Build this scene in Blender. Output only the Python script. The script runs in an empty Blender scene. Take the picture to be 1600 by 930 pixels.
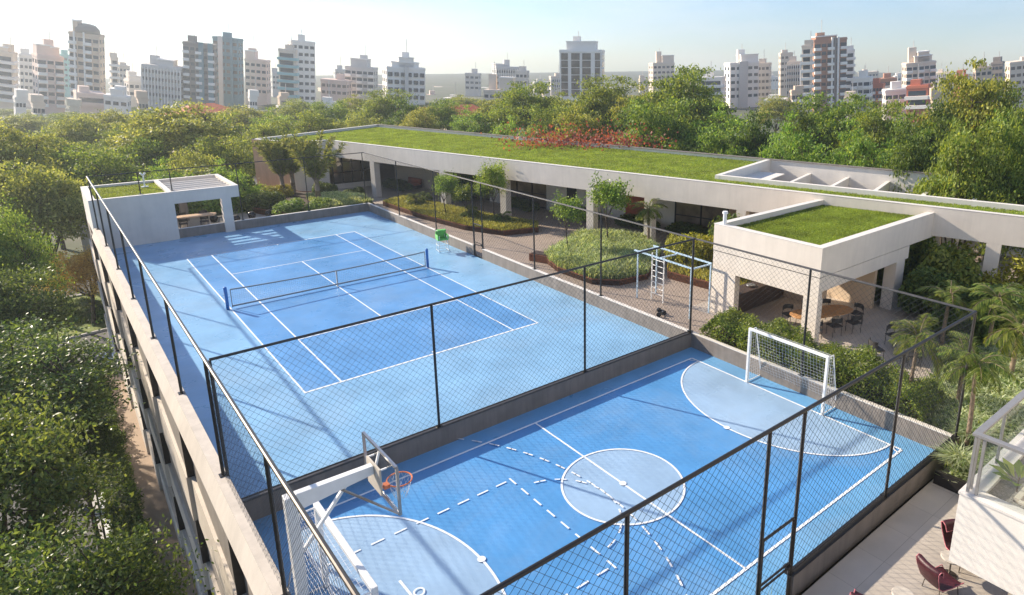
import bpy, math, random
import numpy as np
from mathutils import Vector, Matrix
R = math.radians
S = bpy.context.scene
C = S.collection
# ------------------------------------------------------------ camera, sky, sun, exposure
CAM = np.array([-10.829, -32.930, 11.131]); PITCH = 1.30845; YAW = -0.69798; FPX = 1038.27; CX = 120.96; CY = -90.81
cd = bpy.data.cameras.new('camera'); cam = bpy.data.objects.new('camera', cd); C.objects.link(cam)
cam.location = CAM; cam.rotation_euler = (PITCH, 0, YAW)
cd.sensor_width = 36; cd.lens = FPX / 1600 * 36; cd.shift_x = -CX / 1600; cd.shift_y = CY / 1600
cd.clip_start = .1; cd.clip_end = 6000
S.camera = cam
SUN_EL = 27.5; SUN_AZ = -23.0          # azimuth clockwise from +Y
w = bpy.data.worlds.new('World'); S.world = w; w.use_nodes = True
wn = w.node_tree.nodes; wl = w.node_tree.links; wn.clear()
sky = wn.new('ShaderNodeTexSky'); sky.sky_type = 'NISHITA'; sky.sun_disc = False
sky.sun_elevation = R(SUN_EL); sky.sun_rotation = R(SUN_AZ); sky.altitude = 0; sky.air_density = 1.0; sky.dust_density = .12; sky.ozone_density = 2.2
bg = wn.new('ShaderNodeBackground'); bg.inputs[1].default_value = 0.08
wo = wn.new('ShaderNodeOutputWorld')
# thin high cloud mixed into the sky, and a slightly cooler tint
wtc = wn.new('ShaderNodeTexCoord'); wmp = wn.new('ShaderNodeMapping'); wmp.inputs['Scale'].default_value = (1.2, 1.2, 5.5)
wno = wn.new('ShaderNodeTexNoise'); wno.inputs['Scale'].default_value = 2.6; wno.inputs['Detail'].default_value = 7; wno.inputs['Roughness'].default_value = .55
wmr = wn.new('ShaderNodeMapRange'); wmr.inputs['From Min'].default_value = .42; wmr.inputs['From Max'].default_value = .78; wmr.inputs['To Max'].default_value = .5
wtint = wn.new('ShaderNodeMix'); wtint.data_type = 'RGBA'; wtint.blend_type = 'MULTIPLY'; wtint.inputs['Factor'].default_value = 1; wtint.inputs['B'].default_value = (.82, .95, 1.18, 1)
wmx = wn.new('ShaderNodeMix'); wmx.data_type = 'RGBA'; wmx.inputs['B'].default_value = (7.5, 7.6, 7.8, 1)
wl.new(wtc.outputs['Generated'], wmp.inputs['Vector']); wl.new(wmp.outputs[0], wno.inputs['Vector']); wl.new(wno.outputs['Fac'], wmr.inputs['Value'])
wl.new(sky.outputs[0], wtint.inputs['A']); wl.new(wtint.outputs['Result'], wmx.inputs['A']); wl.new(wmr.outputs['Result'], wmx.inputs['Factor']); wl.new(wmx.outputs['Result'], bg.inputs[0]); wl.new(bg.outputs[0], wo.inputs[0])
sl = bpy.data.lights.new('sun', 'SUN'); sl.energy = 4.9; sl.angle = R(.9); sl.color = (1, .87, .70)
so = bpy.data.objects.new('sun', sl); C.objects.link(so)
sdir = Vector((math.sin(R(SUN_AZ)) * math.cos(R(SUN_EL)), math.cos(R(SUN_AZ)) * math.cos(R(SUN_EL)), math.sin(R(SUN_EL))))
so.rotation_euler = sdir.to_track_quat('Z', 'Y').to_euler()
S.view_settings.view_transform = 'Standard'; S.view_settings.look = 'None'; S.view_settings.gamma = 1
S.view_settings.exposure = 0.93
S.cycles.max_bounces = 6; S.cycles.diffuse_bounces = 3; S.cycles.glossy_bounces = 3; S.cycles.transparent_max_bounces = 24
S.cycles.transmission_bounces = 4; S.cycles.volume_bounces = 0
S.cycles.use_denoising = True

# ------------------------------------------------------------ helpers
_e = Matrix.Rotation(YAW, 3, 'Z') @ Matrix.Rotation(PITCH, 3, 'X')
RM = np.array(_e)
def ray(u, v): return RM @ np.array([(u - 800 - CX) / FPX, -(v - 465 - CY) / FPX, -1.])
def at(u, v, z=0.):
    "the point of the place at height z that lies behind pixel u, v of the 1600 px photograph"
    d = ray(u, v); return CAM + d * (z - CAM[2]) / d[2]
def atd(u, v, D):
    d = ray(u, v); return CAM + d * D / math.hypot(d[0], d[1])
def hz(u, v, D): return float(atd(u, v, D)[2])

class MB:
    def __init__(s): s.v = []; s.f = []; s.m = []; s.mi = 0
    def add(s, vs, fs):
        n = len(s.v); s.v += [tuple(float(c) for c in p) for p in vs]
        for f in fs: s.f.append(tuple(i + n for i in f)); s.m.append(s.mi)
        return s
    def box(s, x0, x1, y0, y1, z0, z1):
        if x0 > x1: x0, x1 = x1, x0
        if y0 > y1: y0, y1 = y1, y0
        return s.add([(x0,y0,z0),(x1,y0,z0),(x1,y1,z0),(x0,y1,z0),(x0,y0,z1),(x1,y0,z1),(x1,y1,z1),(x0,y1,z1)],
                     [(0,3,2,1),(4,5,6,7),(0,1,5,4),(1,2,6,5),(2,3,7,6),(3,0,4,7)])
    def obox(s, c, a, b, h):
        "box: centre c, half vectors a, b, h"
        c, a, b, h = [np.array(q, float) for q in (c, a, b, h)]
        P = [c-a-b-h, c+a-b-h, c+a+b-h, c-a+b-h, c-a-b+h, c+a-b+h, c+a+b+h, c-a+b+h]
        return s.add(P, [(0,3,2,1),(4,5,6,7),(0,1,5,4),(1,2,6,5),(2,3,7,6),(3,0,4,7)])
    def beam(s, p, q, w_, h_):
        "rectangular bar from p to q"
        p, q = np.array(p, float), np.array(q, float); d = q - p; L = np.linalg.norm(d); d = d / L
        up = np.array([0, 0, 1.]) if abs(d[2]) < .9 else np.array([0, 1., 0])
        a = np.cross(d, up); a /= np.linalg.norm(a); b = np.cross(a, d)
        return s.obox((p + q) / 2, d * L / 2, a * w_ / 2, b * h_ / 2)
    def wallseg(s, p, q, t, z0, z1):
        "upright slab along p-q of thickness t (to the left of p->q if t>0)"
        p, q = np.array(p[:2], float), np.array(q[:2], float); d = (q - p) / np.linalg.norm(q - p); n = np.array([-d[1], d[0]]) * t
        return s.prism([p, q, q + n, p + n] if t > 0 else [p + n, q + n, q, p], z0, z1)
    def tube(s, p, q, r, r2=None, n=6, cap=True):
        p, q = np.array(p, float), np.array(q, float); r2 = r if r2 is None else r2
        d = q - p; L = np.linalg.norm(d)
        if L < 1e-6: return s
        d /= L; up = np.array([0, 0, 1.]) if abs(d[2]) < .9 else np.array([1., 0, 0])
        a = np.cross(d, up); a /= np.linalg.norm(a); b = np.cross(d, a)
        vs = []
        for k in range(n):
            t = 2 * math.pi * k / n; e = a * math.cos(t) + b * math.sin(t); vs.append(p + e * r)
        for k in range(n):
            t = 2 * math.pi * k / n; e = a * math.cos(t) + b * math.sin(t); vs.append(q + e * r2)
        fs = [(k, k + n, (k + 1) % n + n, (k + 1) % n)[::-1] for k in range(n)]
        if cap: fs += [tuple(range(n)), tuple(range(2 * n - 1, n - 1, -1))]
        return s.add(vs, fs)
    def path(s, pts, rads, n=6):
        for i in range(len(pts) - 1): s.tube(pts[i], pts[i + 1], rads[i], rads[i + 1], n, cap=(i == 0 or i == len(pts) - 2))
        return s
    def prism(s, poly, z0, z1):
        n = len(poly); A = sum(poly[i][0] * poly[(i + 1) % n][1] - poly[(i + 1) % n][0] * poly[i][1] for i in range(n))
        if A < 0: poly = poly[::-1]
        vs = [(p[0], p[1], z0) for p in poly] + [(p[0], p[1], z1) for p in poly]
        return s.add(vs, [tuple(range(n))[::-1], tuple(range(n, 2 * n))] + [(i, (i + 1) % n, (i + 1) % n + n, i + n) for i in range(n)])
    def sheet(s, poly, z):
        n = len(poly); A = sum(poly[i][0] * poly[(i + 1) % n][1] - poly[(i + 1) % n][0] * poly[i][1] for i in range(n))
        if A < 0: poly = poly[::-1]
        return s.add([(p[0], p[1], z) for p in poly], [tuple(range(n))])
    def lathe(s, prof, c=(0, 0, 0), n=20):
        vs = []; m = len(prof)
        for r, z in prof:
            for k in range(n): t = 2 * math.pi * k / n; vs.append((c[0] + r * math.cos(t), c[1] + r * math.sin(t), c[2] + z))
        fs = [(i*n+k, i*n+(k+1) % n, (i+1)*n+(k+1) % n, (i+1)*n+k) for i in range(m-1) for k in range(n)]
        fs += [tuple(range(n))[::-1], tuple(range((m-1)*n, m*n))]
        return s.add(vs, fs)
    def mesh(s, name, mats, smooth=False):
        me = bpy.data.meshes.new(name); me.from_pydata(s.v, [], s.f)
        for m in (mats if isinstance(mats, (list, tuple)) else [mats]): me.materials.append(m)
        if any(s.m): me.polygons.foreach_set('material_index', s.m)
        if smooth: me.polygons.foreach_set('use_smooth', [True] * len(s.f))
        me.update(); return me
    def build(s, name, mats, parent=None, smooth=False, bevel=0):
        o = bpy.data.objects.new(name, s.mesh(name, mats, smooth)); C.objects.link(o)
        if parent: o.parent = parent
        if bevel:
            b = o.modifiers.new('bevel', 'BEVEL'); b.width = bevel; b.segments = 2; b.limit_method = 'ANGLE'
        return o
def obj(name, me, parent=None, loc=(0, 0, 0), rz=0, scale=None):
    o = bpy.data.objects.new(name, me); C.objects.link(o); o.location = loc; o.rotation_euler = (0, 0, rz)
    if scale is not None: o.scale = scale
    if parent: o.parent = parent
    return o
def thing(name, label, cat, loc=(0, 0, 0), rz=0, group=None, scale=None):
    return tag(obj(name, None, None, loc, rz, scale), label, cat, group)
def tag(o, label=None, cat=None, group=None, kind=None):
    if label: o['label'] = label
    if cat: o['category'] = cat
    if group: o['group'] = group
    if kind: o['kind'] = kind
    return o
def struct(mb, name, m, **k): return tag(mb.build(name, m, **k), kind='structure')
def dup(root, loc, rz, label, group=None, scale=None):
    r = root.copy(); C.objects.link(r); r.location = loc; r.rotation_euler = (0, 0, rz); r['label'] = label
    if scale is not None: r.scale = scale
    if group: r['group'] = group
    for ch in list(root.children):
        c = ch.copy(); C.objects.link(c); c.parent = r
        for g in list(ch.children):
            d = g.copy(); C.objects.link(d); d.parent = c
    return r
def npmesh(name, V, F, mats, mi=None):
    "fast mesh of quads: V (n,3), F (m,4)"
    me = bpy.data.meshes.new(name); n, m = len(V), len(F)
    me.vertices.add(n); me.vertices.foreach_set('co', np.ascontiguousarray(V, np.float32).ravel())
    me.loops.add(m * 4); me.loops.foreach_set('vertex_index', np.ascontiguousarray(F, np.int32).ravel())
    me.polygons.add(m); me.polygons.foreach_set('loop_start', np.arange(0, m * 4, 4, dtype=np.int32)); me.polygons.foreach_set('loop_total', np.full(m, 4, np.int32))
    for q in (mats if isinstance(mats, (list, tuple)) else [mats]): me.materials.append(q)
    if mi is not None: me.polygons.foreach_set('material_index', np.asarray(mi, np.int32))
    me.update(calc_edges=True); return me

# ------------------------------------------------------------ materials
def mat(name, col, rough=.7, metal=0, noise=None, bump=None, spec=.5, var=None):
    "noise=(scale, amount) colour mottling, bump=(scale, strength), var=second colour blended by noise"
    m = bpy.data.materials.new(name); m.use_nodes = True; nt = m.node_tree; b = nt.nodes['Principled BSDF']
    b.inputs['Base Color'].default_value = (*col, 1); b.inputs['Roughness'].default_value = rough; b.inputs['Metallic'].default_value = metal
    b.inputs['Specular IOR Level'].default_value = spec
    tc = nt.nodes.new('ShaderNodeTexCoord')
    if noise:
        n = nt.nodes.new('ShaderNodeTexNoise'); n.inputs['Scale'].default_value = noise[0]; n.inputs['Detail'].default_value = 6; n.inputs['Roughness'].default_value = .6
        nt.links.new(tc.outputs['Object'], n.inputs['Vector'])
        r = nt.nodes.new('ShaderNodeMapRange'); r.inputs['From Min'].default_value = .3; r.inputs['From Max'].default_value = .7
        nt.links.new(n.outputs['Fac'], r.inputs['Value'])
        mx = nt.nodes.new('ShaderNodeMix'); mx.data_type = 'RGBA'
        c2 = var if var else tuple(min(1, c * (1 + noise[1])) for c in col); c1 = col if var else tuple(c * (1 - noise[1]) for c in col)
        mx.inputs['A'].default_value = (*c1, 1); mx.inputs['B'].default_value = (*c2, 1)
        nt.links.new(r.outputs['Result'], mx.inputs['Factor']); nt.links.new(mx.outputs['Result'], b.inputs['Base Color'])
    if bump:
        n2 = nt.nodes.new('ShaderNodeTexNoise'); n2.inputs['Scale'].default_value = bump[0]; n2.inputs['Detail'].default_value = 4
        nt.links.new(tc.outputs['Object'], n2.inputs['Vector'])
        bp = nt.nodes.new('ShaderNodeBump'); bp.inputs['Strength'].default_value = bump[1]; bp.inputs['Distance'].default_value = .004 if bump[0] > 26 else .03
        nt.links.new(n2.outputs['Fac'], bp.inputs['Height']); nt.links.new(bp.outputs['Normal'], b.inputs['Normal'])
    return m
def streak(m, amt=.10):
    "rain streaks: stretched noise multiplied into the base colour"
    nt = m.node_tree; b = nt.nodes['Principled BSDF']; l = b.inputs['Base Color'].links[0]; src = l.from_socket
    tc = nt.nodes.new('ShaderNodeTexCoord'); mp = nt.nodes.new('ShaderNodeMapping'); mp.inputs['Scale'].default_value = (2.6, 2.6, .22)
    n = nt.nodes.new('ShaderNodeTexNoise'); n.inputs['Scale'].default_value = 1.4; n.inputs['Detail'].default_value = 8; n.inputs['Roughness'].default_value = .7
    nt.links.new(tc.outputs['Object'], mp.inputs['Vector']); nt.links.new(mp.outputs[0], n.inputs['Vector'])
    r = nt.nodes.new('ShaderNodeMapRange'); r.inputs['From Min'].default_value = .35; r.inputs['From Max'].default_value = .6; r.inputs['To Min'].default_value = 1 - amt; r.inputs['To Max'].default_value = 1
    nt.links.new(n.outputs['Fac'], r.inputs['Value']); mx = nt.nodes.new('ShaderNodeMix'); mx.data_type = 'RGBA'; mx.blend_type = 'MULTIPLY'; mx.inputs['Factor'].default_value = 1
    nt.links.new(src, mx.inputs['A']); nt.links.new(r.outputs['Result'], mx.inputs['B']); nt.links.new(mx.outputs['Result'], b.inputs['Base Color']); return m
def court_mat(name, col, rough=.31):
    m = mat(name, col, rough, noise=(.5, .16), bump=(220, .12)); nt = m.node_tree; b = nt.nodes['Principled BSDF']
    tc = nt.nodes.new('ShaderNodeTexCoord'); n = nt.nodes.new('ShaderNodeTexNoise'); n.inputs['Scale'].default_value = .8; n.inputs['Detail'].default_value = 8
    nt.links.new(tc.outputs['Object'], n.inputs['Vector'])
    r = nt.nodes.new('ShaderNodeMapRange'); r.inputs['From Min'].default_value = .3; r.inputs['From Max'].default_value = .7; r.inputs['To Min'].default_value = rough - .08; r.inputs['To Max'].default_value = rough + .1
    nt.links.new(n.outputs['Fac'], r.inputs['Value']); nt.links.new(r.outputs['Result'], b.inputs['Roughness'])
    src = b.inputs['Base Color'].links[0].from_socket
    n3 = nt.nodes.new('ShaderNodeTexNoise'); n3.inputs['Scale'].default_value = .22; n3.inputs['Detail'].default_value = 9; n3.inputs['Roughness'].default_value = .68; n3.inputs['Distortion'].default_value = .6
    nt.links.new(tc.outputs['Object'], n3.inputs['Vector'])
    r3 = nt.nodes.new('ShaderNodeMapRange'); r3.inputs['From Min'].default_value = .48; r3.inputs['From Max'].default_value = .72; r3.inputs['To Max'].default_value = .28; nt.links.new(n3.outputs['Fac'], r3.inputs['Value'])
    m3 = nt.nodes.new('ShaderNodeMix'); m3.data_type = 'RGBA'; m3.inputs['B'].default_value = (.34, .42, .50, 1)
    nt.links.new(r3.outputs['Result'], m3.inputs['Factor']); nt.links.new(src, m3.inputs['A']); nt.links.new(m3.outputs['Result'], b.inputs['Base Color'])
    return m
def tile_mat(name, col, size=1.2, rough=.5, rot=0, mortar=.6, offs=.0):
    m = mat(name, col, rough); nt = m.node_tree; b = nt.nodes['Principled BSDF']
    tc = nt.nodes.new('ShaderNodeTexCoord'); mp = nt.nodes.new('ShaderNodeMapping'); mp.inputs['Rotation'].default_value = (0, 0, rot)
    br = nt.nodes.new('ShaderNodeTexBrick'); br.offset = offs; br.inputs['Scale'].default_value = 1
    br.inputs['Brick Width'].default_value = size; br.inputs['Row Height'].default_value = size; br.inputs['Mortar Size'].default_value = .006
    br.inputs['Color1'].default_value = (*col, 1); br.inputs['Color2'].default_value = (*[c * .88 for c in col], 1); br.inputs['Mortar'].default_value = (*[c * mortar for c in col], 1)
    nt.links.new(tc.outputs['Object'], mp.inputs['Vector']); nt.links.new(mp.outputs['Vector'], br.inputs['Vector'])
    n = nt.nodes.new('ShaderNodeTexNoise'); n.inputs['Scale'].default_value = 1.3; n.inputs['Detail'].default_value = 8; nt.links.new(tc.outputs['Object'], n.inputs['Vector'])
    mx = nt.nodes.new('ShaderNodeMix'); mx.data_type = 'RGBA'; mx.blend_type = 'MULTIPLY'; mx.inputs['Factor'].default_value = .35
    nt.links.new(br.outputs['Color'], mx.inputs['A']); nt.links.new(n.outputs['Fac'], mx.inputs['B']); nt.links.new(mx.outputs['Result'], b.inputs['Base Color'])
    return m
def leaf_mat(name, c1, c2, trans=.45, c3=None, rough=.55):
    m = bpy.data.materials.new(name); m.use_nodes = True; nt = m.node_tree; nt.nodes.remove(nt.nodes['Principled BSDF']); out = nt.nodes['Material Output']
    g = nt.nodes.new('ShaderNodeNewGeometry'); tc = nt.nodes.new('ShaderNodeTexCoord'); oi = nt.nodes.new('ShaderNodeObjectInfo')
    cr = nt.nodes.new('ShaderNodeValToRGB'); cr.color_ramp.elements[0].color = (*c1, 1); cr.color_ramp.elements[1].color = (*c2, 1)
    if c3:
        e = cr.color_ramp.elements.new(.93); e.color = (*c3, 1); cr.color_ramp.elements[1].position = .80
    nt.links.new(g.outputs['Random Per Island'], cr.inputs['Fac'])
    n = nt.nodes.new('ShaderNodeTexNoise'); n.inputs['Scale'].default_value = .7; nt.links.new(tc.outputs['Object'], n.inputs['Vector'])
    hs = nt.nodes.new('ShaderNodeHueSaturation')
    mr = nt.nodes.new('ShaderNodeMapRange'); mr.inputs['From Min'].default_value = .3; mr.inputs['From Max'].default_value = .7; mr.inputs['To Min'].default_value = .75; mr.inputs['To Max'].default_value = 1.3
    nt.links.new(n.outputs['Fac'], mr.inputs['Value']); nt.links.new(mr.outputs['Result'], hs.inputs['Value'])
    mh = nt.nodes.new('ShaderNodeMapRange'); mh.inputs['To Min'].default_value = .485; mh.inputs['To Max'].default_value = .515
    nt.links.new(oi.outputs['Random'], mh.inputs['Value']); nt.links.new(mh.outputs['Result'], hs.inputs['Hue'])
    nt.links.new(cr.outputs['Color'], hs.inputs['Color'])
    d = nt.nodes.new('ShaderNodeBsdfPrincipled'); d.inputs['Roughness'].default_value = rough; d.inputs['Specular IOR Level'].default_value = .35
    t = nt.nodes.new('ShaderNodeBsdfTranslucent'); mx = nt.nodes.new('ShaderNodeMixShader'); mx.inputs[0].default_value = trans
    hs2 = nt.nodes.new('ShaderNodeMix'); hs2.data_type = 'RGBA'; hs2.blend_type = 'MULTIPLY'; hs2.inputs['Factor'].default_value = 1; hs2.inputs['B'].default_value = (1.5, 1.35, .6, 1)
    nt.links.new(hs.outputs['Color'], d.inputs['Base Color']); nt.links.new(hs.outputs['Color'], hs2.inputs['A']); nt.links.new(hs2.outputs['Result'], t.inputs['Color'])
    nt.links.new(d.outputs[0], mx.inputs[1]); nt.links.new(t.outputs[0], mx.inputs[2]); nt.links.new(mx.outputs[0], out.inputs['Surface'])
    return m
def glass_mat(name, tint=(.8, .9, .88), fac=.25):
    m = bpy.data.materials.new(name); m.use_nodes = True; nt = m.node_tree; nt.nodes.remove(nt.nodes['Principled BSDF']); out = nt.nodes['Material Output']
    t = nt.nodes.new('ShaderNodeBsdfTransparent'); t.inputs[0].default_value = (*tint, 1); g = nt.nodes.new('ShaderNodeBsdfGlossy'); g.inputs['Roughness'].default_value = .03
    mx = nt.nodes.new('ShaderNodeMixShader'); mx.inputs[0].default_value = .06 + fac; nt.links.new(t.outputs[0], mx.inputs[1]); nt.links.new(g.outputs[0], mx.inputs[2]); nt.links.new(mx.outputs[0], out.inputs['Surface'])
    return m
M = dict(
    court_out=court_mat('court_light_blue', (.215, .42, .64)), court_in=court_mat('court_deep_blue', (.10, .285, .575)),
    fut=court_mat('court_bright_blue', (.085, .29, .60)), fut_light=court_mat('court_pale_blue', (.30, .45, .63)), fut_out=court_mat('court_margin_blue', (.14, .36, .62)),
    line=mat('line_paint', (.80, .84, .88), .5, noise=(9, .06)),
    stucco=mat('white_stucco', (.73, .66, .58), .85, noise=(.8, .07), bump=(160, .35)),
    stucco2=mat('warm_stucco', (.62, .555, .475), .85, noise=(.6, .08), bump=(160, .35)),
    white=mat('bright_stucco', (.76, .72, .66), .8, noise=(1.2, .05)),
    cap=mat('pale_coping', (.70, .66, .61), .7, noise=(3, .06)),
    tcap=mat('tan_coping', (.54, .48, .41), .8, noise=(2.5, .12)),
    taupe=mat('taupe_render', (.20, .175, .155), .8, noise=(1.5, .12), bump=(50, .2)),
    lowwall=mat('grey_brown_wall', (.25, .215, .185), .8, noise=(1.8, .14), bump=(40, .25)),
    orange=mat('terracotta_render', (.60, .35, .21), .85, noise=(1, .07), bump=(160, .35)),
    beige=mat('beige_plaster', (.68, .54, .40), .8, noise=(1, .06)),
    rust=mat('corten_steel', (.20, .075, .035), .75, noise=(5, .4), bump=(30, .2)),
    metal=mat('dark_painted_metal', (.045, .042, .040), .38, .6, noise=(6, .2)),
    metal2=mat('taupe_painted_metal', (.13, .115, .10), .32, .7, noise=(6, .15)),
    wire=mat('fence_wire', (.035, .042, .05), .5, .3),
    wmetal=mat('white_enamel', (.80, .80, .79), .35, noise=(4, .04)),
    gmetal=mat('grey_metal', (.35, .34, .33), .4, .5, noise=(5, .1)),
    bmetal=mat('light_blue_enamel', (.50, .66, .80), .4, noise=(6, .2)),
    netpost=mat('blue_enamel', (.02, .16, .48), .35, noise=(6, .1)),
    nett=mat('net_cord', (.03, .035, .04), .8), netw=mat('white_net_cord', (.75, .76, .78), .8), tape=mat('grey_net_tape', (.22, .25, .28), .7, noise=(8, .1)),
    red=mat('orange_ring_paint', (.72, .20, .06), .4, noise=(9, .1)),
    green=mat('green_seat_plastic', (.16, .52, .12), .5, noise=(8, .1)),
    paving=tile_mat('garden_paving', (.46, .37, .30), 1.8, .6, mortar=.8), terrace=tile_mat('beige_porcelain_tile', (.60, .535, .455), 1.25, .42, rot=R(0), offs=0),
    deck=tile_mat('lounge_floor_tile', (.60, .52, .44), 1.5, .5, mortar=.85),
    asphalt=mat('asphalt', (.10, .098, .10), .85, noise=(1.5, .15), bump=(80, .3)), pathway=mat('tan_walkway', (.40, .30, .22), .85, noise=(1.2, .1), bump=(160, .35)),
    curb=mat('concrete_curb', (.48, .46, .43), .8, noise=(3, .1)), earth=mat('city_ground', (.13, .12, .09), .95, noise=(.08, .5), var=(.06, .085, .03)),
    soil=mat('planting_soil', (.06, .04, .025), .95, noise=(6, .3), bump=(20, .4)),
    rgrass=mat('roof_turf', (.10, .18, .022), .9, noise=(.9, .4), var=(.26, .27, .07), bump=(45, .9)),
    pwood=mat('pale_wood', (.55, .38, .25), .5, noise=(5, .12)),
    wood=mat('teak_wood', (.46, .24, .10), .5, noise=(5, .2)), dwood=mat('dark_timber', (.07, .045, .032), .5, noise=(4, .3)),
    black=mat('black_ceramic', (.012, .014, .02), .15, noise=(8, .2)), dark=mat('charcoal_cord', (.035, .033, .032), .7, noise=(20, .3)),
    seat=mat('brown_seat_weave', (.16, .09, .05), .7, noise=(20, .3)), cushion=mat('white_cushion', (.7, .68, .64), .9),
    burg=mat('burgundy_weave', (.055, .008, .014), .45, noise=(12, .35), bump=(70, .8)), pipe=mat('rose_piping', (.55, .17, .20), .5),
    stone=mat('pale_stone', (.52, .47, .40), .6, noise=(5, .12)), steel=mat('brushed_steel', (.45, .44, .43), .28, .9, noise=(6, .1)),
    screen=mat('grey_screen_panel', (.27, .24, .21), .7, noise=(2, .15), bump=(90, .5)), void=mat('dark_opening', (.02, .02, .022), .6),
    roomglass=mat('tinted_room_glass', (.22, .17, .13), .12, noise=(.7, .5)), glass=glass_mat('clear_glass', (.97, .98, .98), .01), balglass=glass_mat('balustrade_glass', (.93, .95, .94), .05),
    redpic=mat('rust_red_panel', (.42, .10, .04), .6, noise=(1.5, .4)), pebble=mat('grey_pebbles', (.26, .25, .24), .8, noise=(22, .5), bump=(25, 1.)),
    bark=mat('tree_bark', (.075, .055, .04), .95, noise=(4, .35), bump=(18, .8)), barkl=mat('palm_bark', (.24, .18, .13), .9, noise=(9, .35), bump=(20, .8)),
    red_roof=mat('clay_roof_tile', (.55, .14, .06), .8, noise=(2, .2), bump=(12, .6)),
)
for k_, a_ in (('stucco', .06), ('stucco2', .09), ('white', .05), ('lowwall', .22), ('taupe', .2), ('orange', .12)): streak(M[k_], a_)
LF = dict(
    tipu=leaf_mat('leaf_mid_green', (0.048, 0.115, 0.016), (0.150, 0.240, 0.036), c3=(0.30, 0.36, 0.075)),
    olive=leaf_mat('leaf_olive', (0.070, 0.125, 0.018), (0.22, 0.285, 0.05), c3=(0.40, 0.42, 0.10)),
    gold=leaf_mat('leaf_gold_olive', (.085, .135, .02), (.25, .30, .06), c3=(.42, .44, .14)),  # yellower leaf colour for some of the olive trees in the belt
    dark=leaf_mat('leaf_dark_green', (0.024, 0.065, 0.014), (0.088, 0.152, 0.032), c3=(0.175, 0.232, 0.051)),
    near=leaf_mat('leaf_near_green', (0.020, 0.058, 0.016), (0.070, 0.135, 0.034), c3=(0.19, 0.25, 0.072), rough=.4),
    autumn=leaf_mat('leaf_autumn_ochre', (0.42, 0.26, 0.06), (0.72, 0.50, 0.15), c3=(0.80, 0.64, 0.25), trans=.6),
    bright=leaf_mat('leaf_bright_green', (0.055, 0.150, 0.020), (0.150, 0.270, 0.045), c3=(0.31, 0.42, 0.09)),
    yellow=leaf_mat('leaf_yellow_green', (0.128, 0.149, 0.014), (0.321, 0.310, 0.023), c3=(0.449, 0.437, 0.057)),
    pale=leaf_mat('leaf_variegated', (0.107, 0.196, 0.034), (0.364, 0.437, 0.196), c3=(0.642, 0.690, 0.437)),
    palm=leaf_mat('leaf_palm', (0.037, 0.098, 0.014), (0.139, 0.207, 0.034), c3=(0.299, 0.333, 0.081), rough=.4),
    fan=leaf_mat('leaf_fan_palm', (0.084, 0.128, 0.030), (0.223, 0.255, 0.075), c3=(0.307, 0.330, 0.120)),
    hedge=leaf_mat('leaf_hedge', (0.045, 0.115, 0.014), (0.15, 0.25, 0.032), c3=(0.33, 0.41, 0.10), rough=.4),
    spider=leaf_mat('leaf_spider_grass', (0.064, 0.149, 0.017), (0.203, 0.322, 0.057), c3=(0.642, 0.713, 0.517)),
    turf=leaf_mat('blade_turf', (0.11, 0.195, 0.020), (0.24, 0.35, 0.046), c3=(0.321, 0.391, 0.081)),
    drygrass=leaf_mat('blade_gold_grass', (0.12, 0.155, 0.028), (0.29, 0.31, 0.065), c3=(0.46, 0.45, 0.13)),
    flower=leaf_mat('petal_red', (0.20, 0.05, 0.04), (0.36, 0.12, 0.09)),
)

# ------------------------------------------------------------ the setting: ground, streets, podium floor
g = MB().box(-690, 1090, -100, 890, -8.5, -7.52); struct(g, 'ground', M['earth'])
PZ = -7.5
struct(MB().sheet([(-9.75, -40), (-8.86, -40), (-8.86, 16.2), (-9.9, 16.2)], PZ + .11), 'path', M['pathway'])
struct(MB().sheet([(-60, -40), (-11.45, -40), (-11.45, 14.5), (-9.9, 16.0), (-8.4, 16.4), (-8.4, 23.2), (-13, 22.4), (-60, 20)], PZ + .004), 'road', M['asphalt'])
struct(MB().sheet([(-60, 33.6), (-8, 33.8), (40, 60), (40, 68), (-8, 41), (-60, 41)], PZ + .004), 'road', M['asphalt'])
struct(MB().sheet([(-60, 70), (120, 190), (120, 200), (-60, 79)], PZ + .004), 'road', M['asphalt'])
struct(MB().box(-11.42, -11.2, -40, 14.4, PZ, PZ + .14), 'kerb', M['curb'])
k = MB(); k.beam((-13, 22.7, PZ + .06), (-8.2, 23.4, PZ + .06), .2, .14); k.beam((-14, 33.3, PZ + .06), (-6, 33.4, PZ + .06), .25, .14); struct(k, 'kerb', M['curb'])
struct(MB().sheet([(-13, 22.8), (-8.2, 23.5), (-6.2, 33.2), (-14, 33.1)], PZ + .02), 'lawn', M['rgrass'])
mk = MB()                                             # white painted markings where the drive meets the street
def rib(mb, pts, w_, z):
    for p, q in zip(pts[:-1], pts[1:]):
        p, q = np.array(p[:2]), np.array(q[:2]); d = q - p; d = d / np.linalg.norm(d); n = np.array([-d[1], d[0]]) * w_ / 2; e = d * w_ * .3
        mb.sheet([p - n - e, q - n + e, q + n + e, p + n - e], z)
P5 = lambda u, v: at(u, v, PZ)[:2]
rib(mk, [P5(162, 568), P5(188, 559)], .13, PZ + .012)
rib(mk, [P5(152, 557), P5(178, 561)], .10, PZ + .016); rib(mk, [P5(152, 557), P5(167, 546), P5(184, 540)], .10, PZ + .012)
rib(mk, [P5(165.5, 546), P5(165, 558)], .10, PZ + .020); rib(mk, [P5(177, 561), P5(176, 553), P5(187, 542)], .10, PZ + .024)
struct(mk, 'road_marking', M['line'])

# court geometry
XL, XR, YD, YF, YS = -8.5, 8.21, -16.44, 16.18, -26.56
HW, HF, HL = .62, 4.48, 1.41
T = .16                                    # wall thickness
FZ = 0.0
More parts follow.
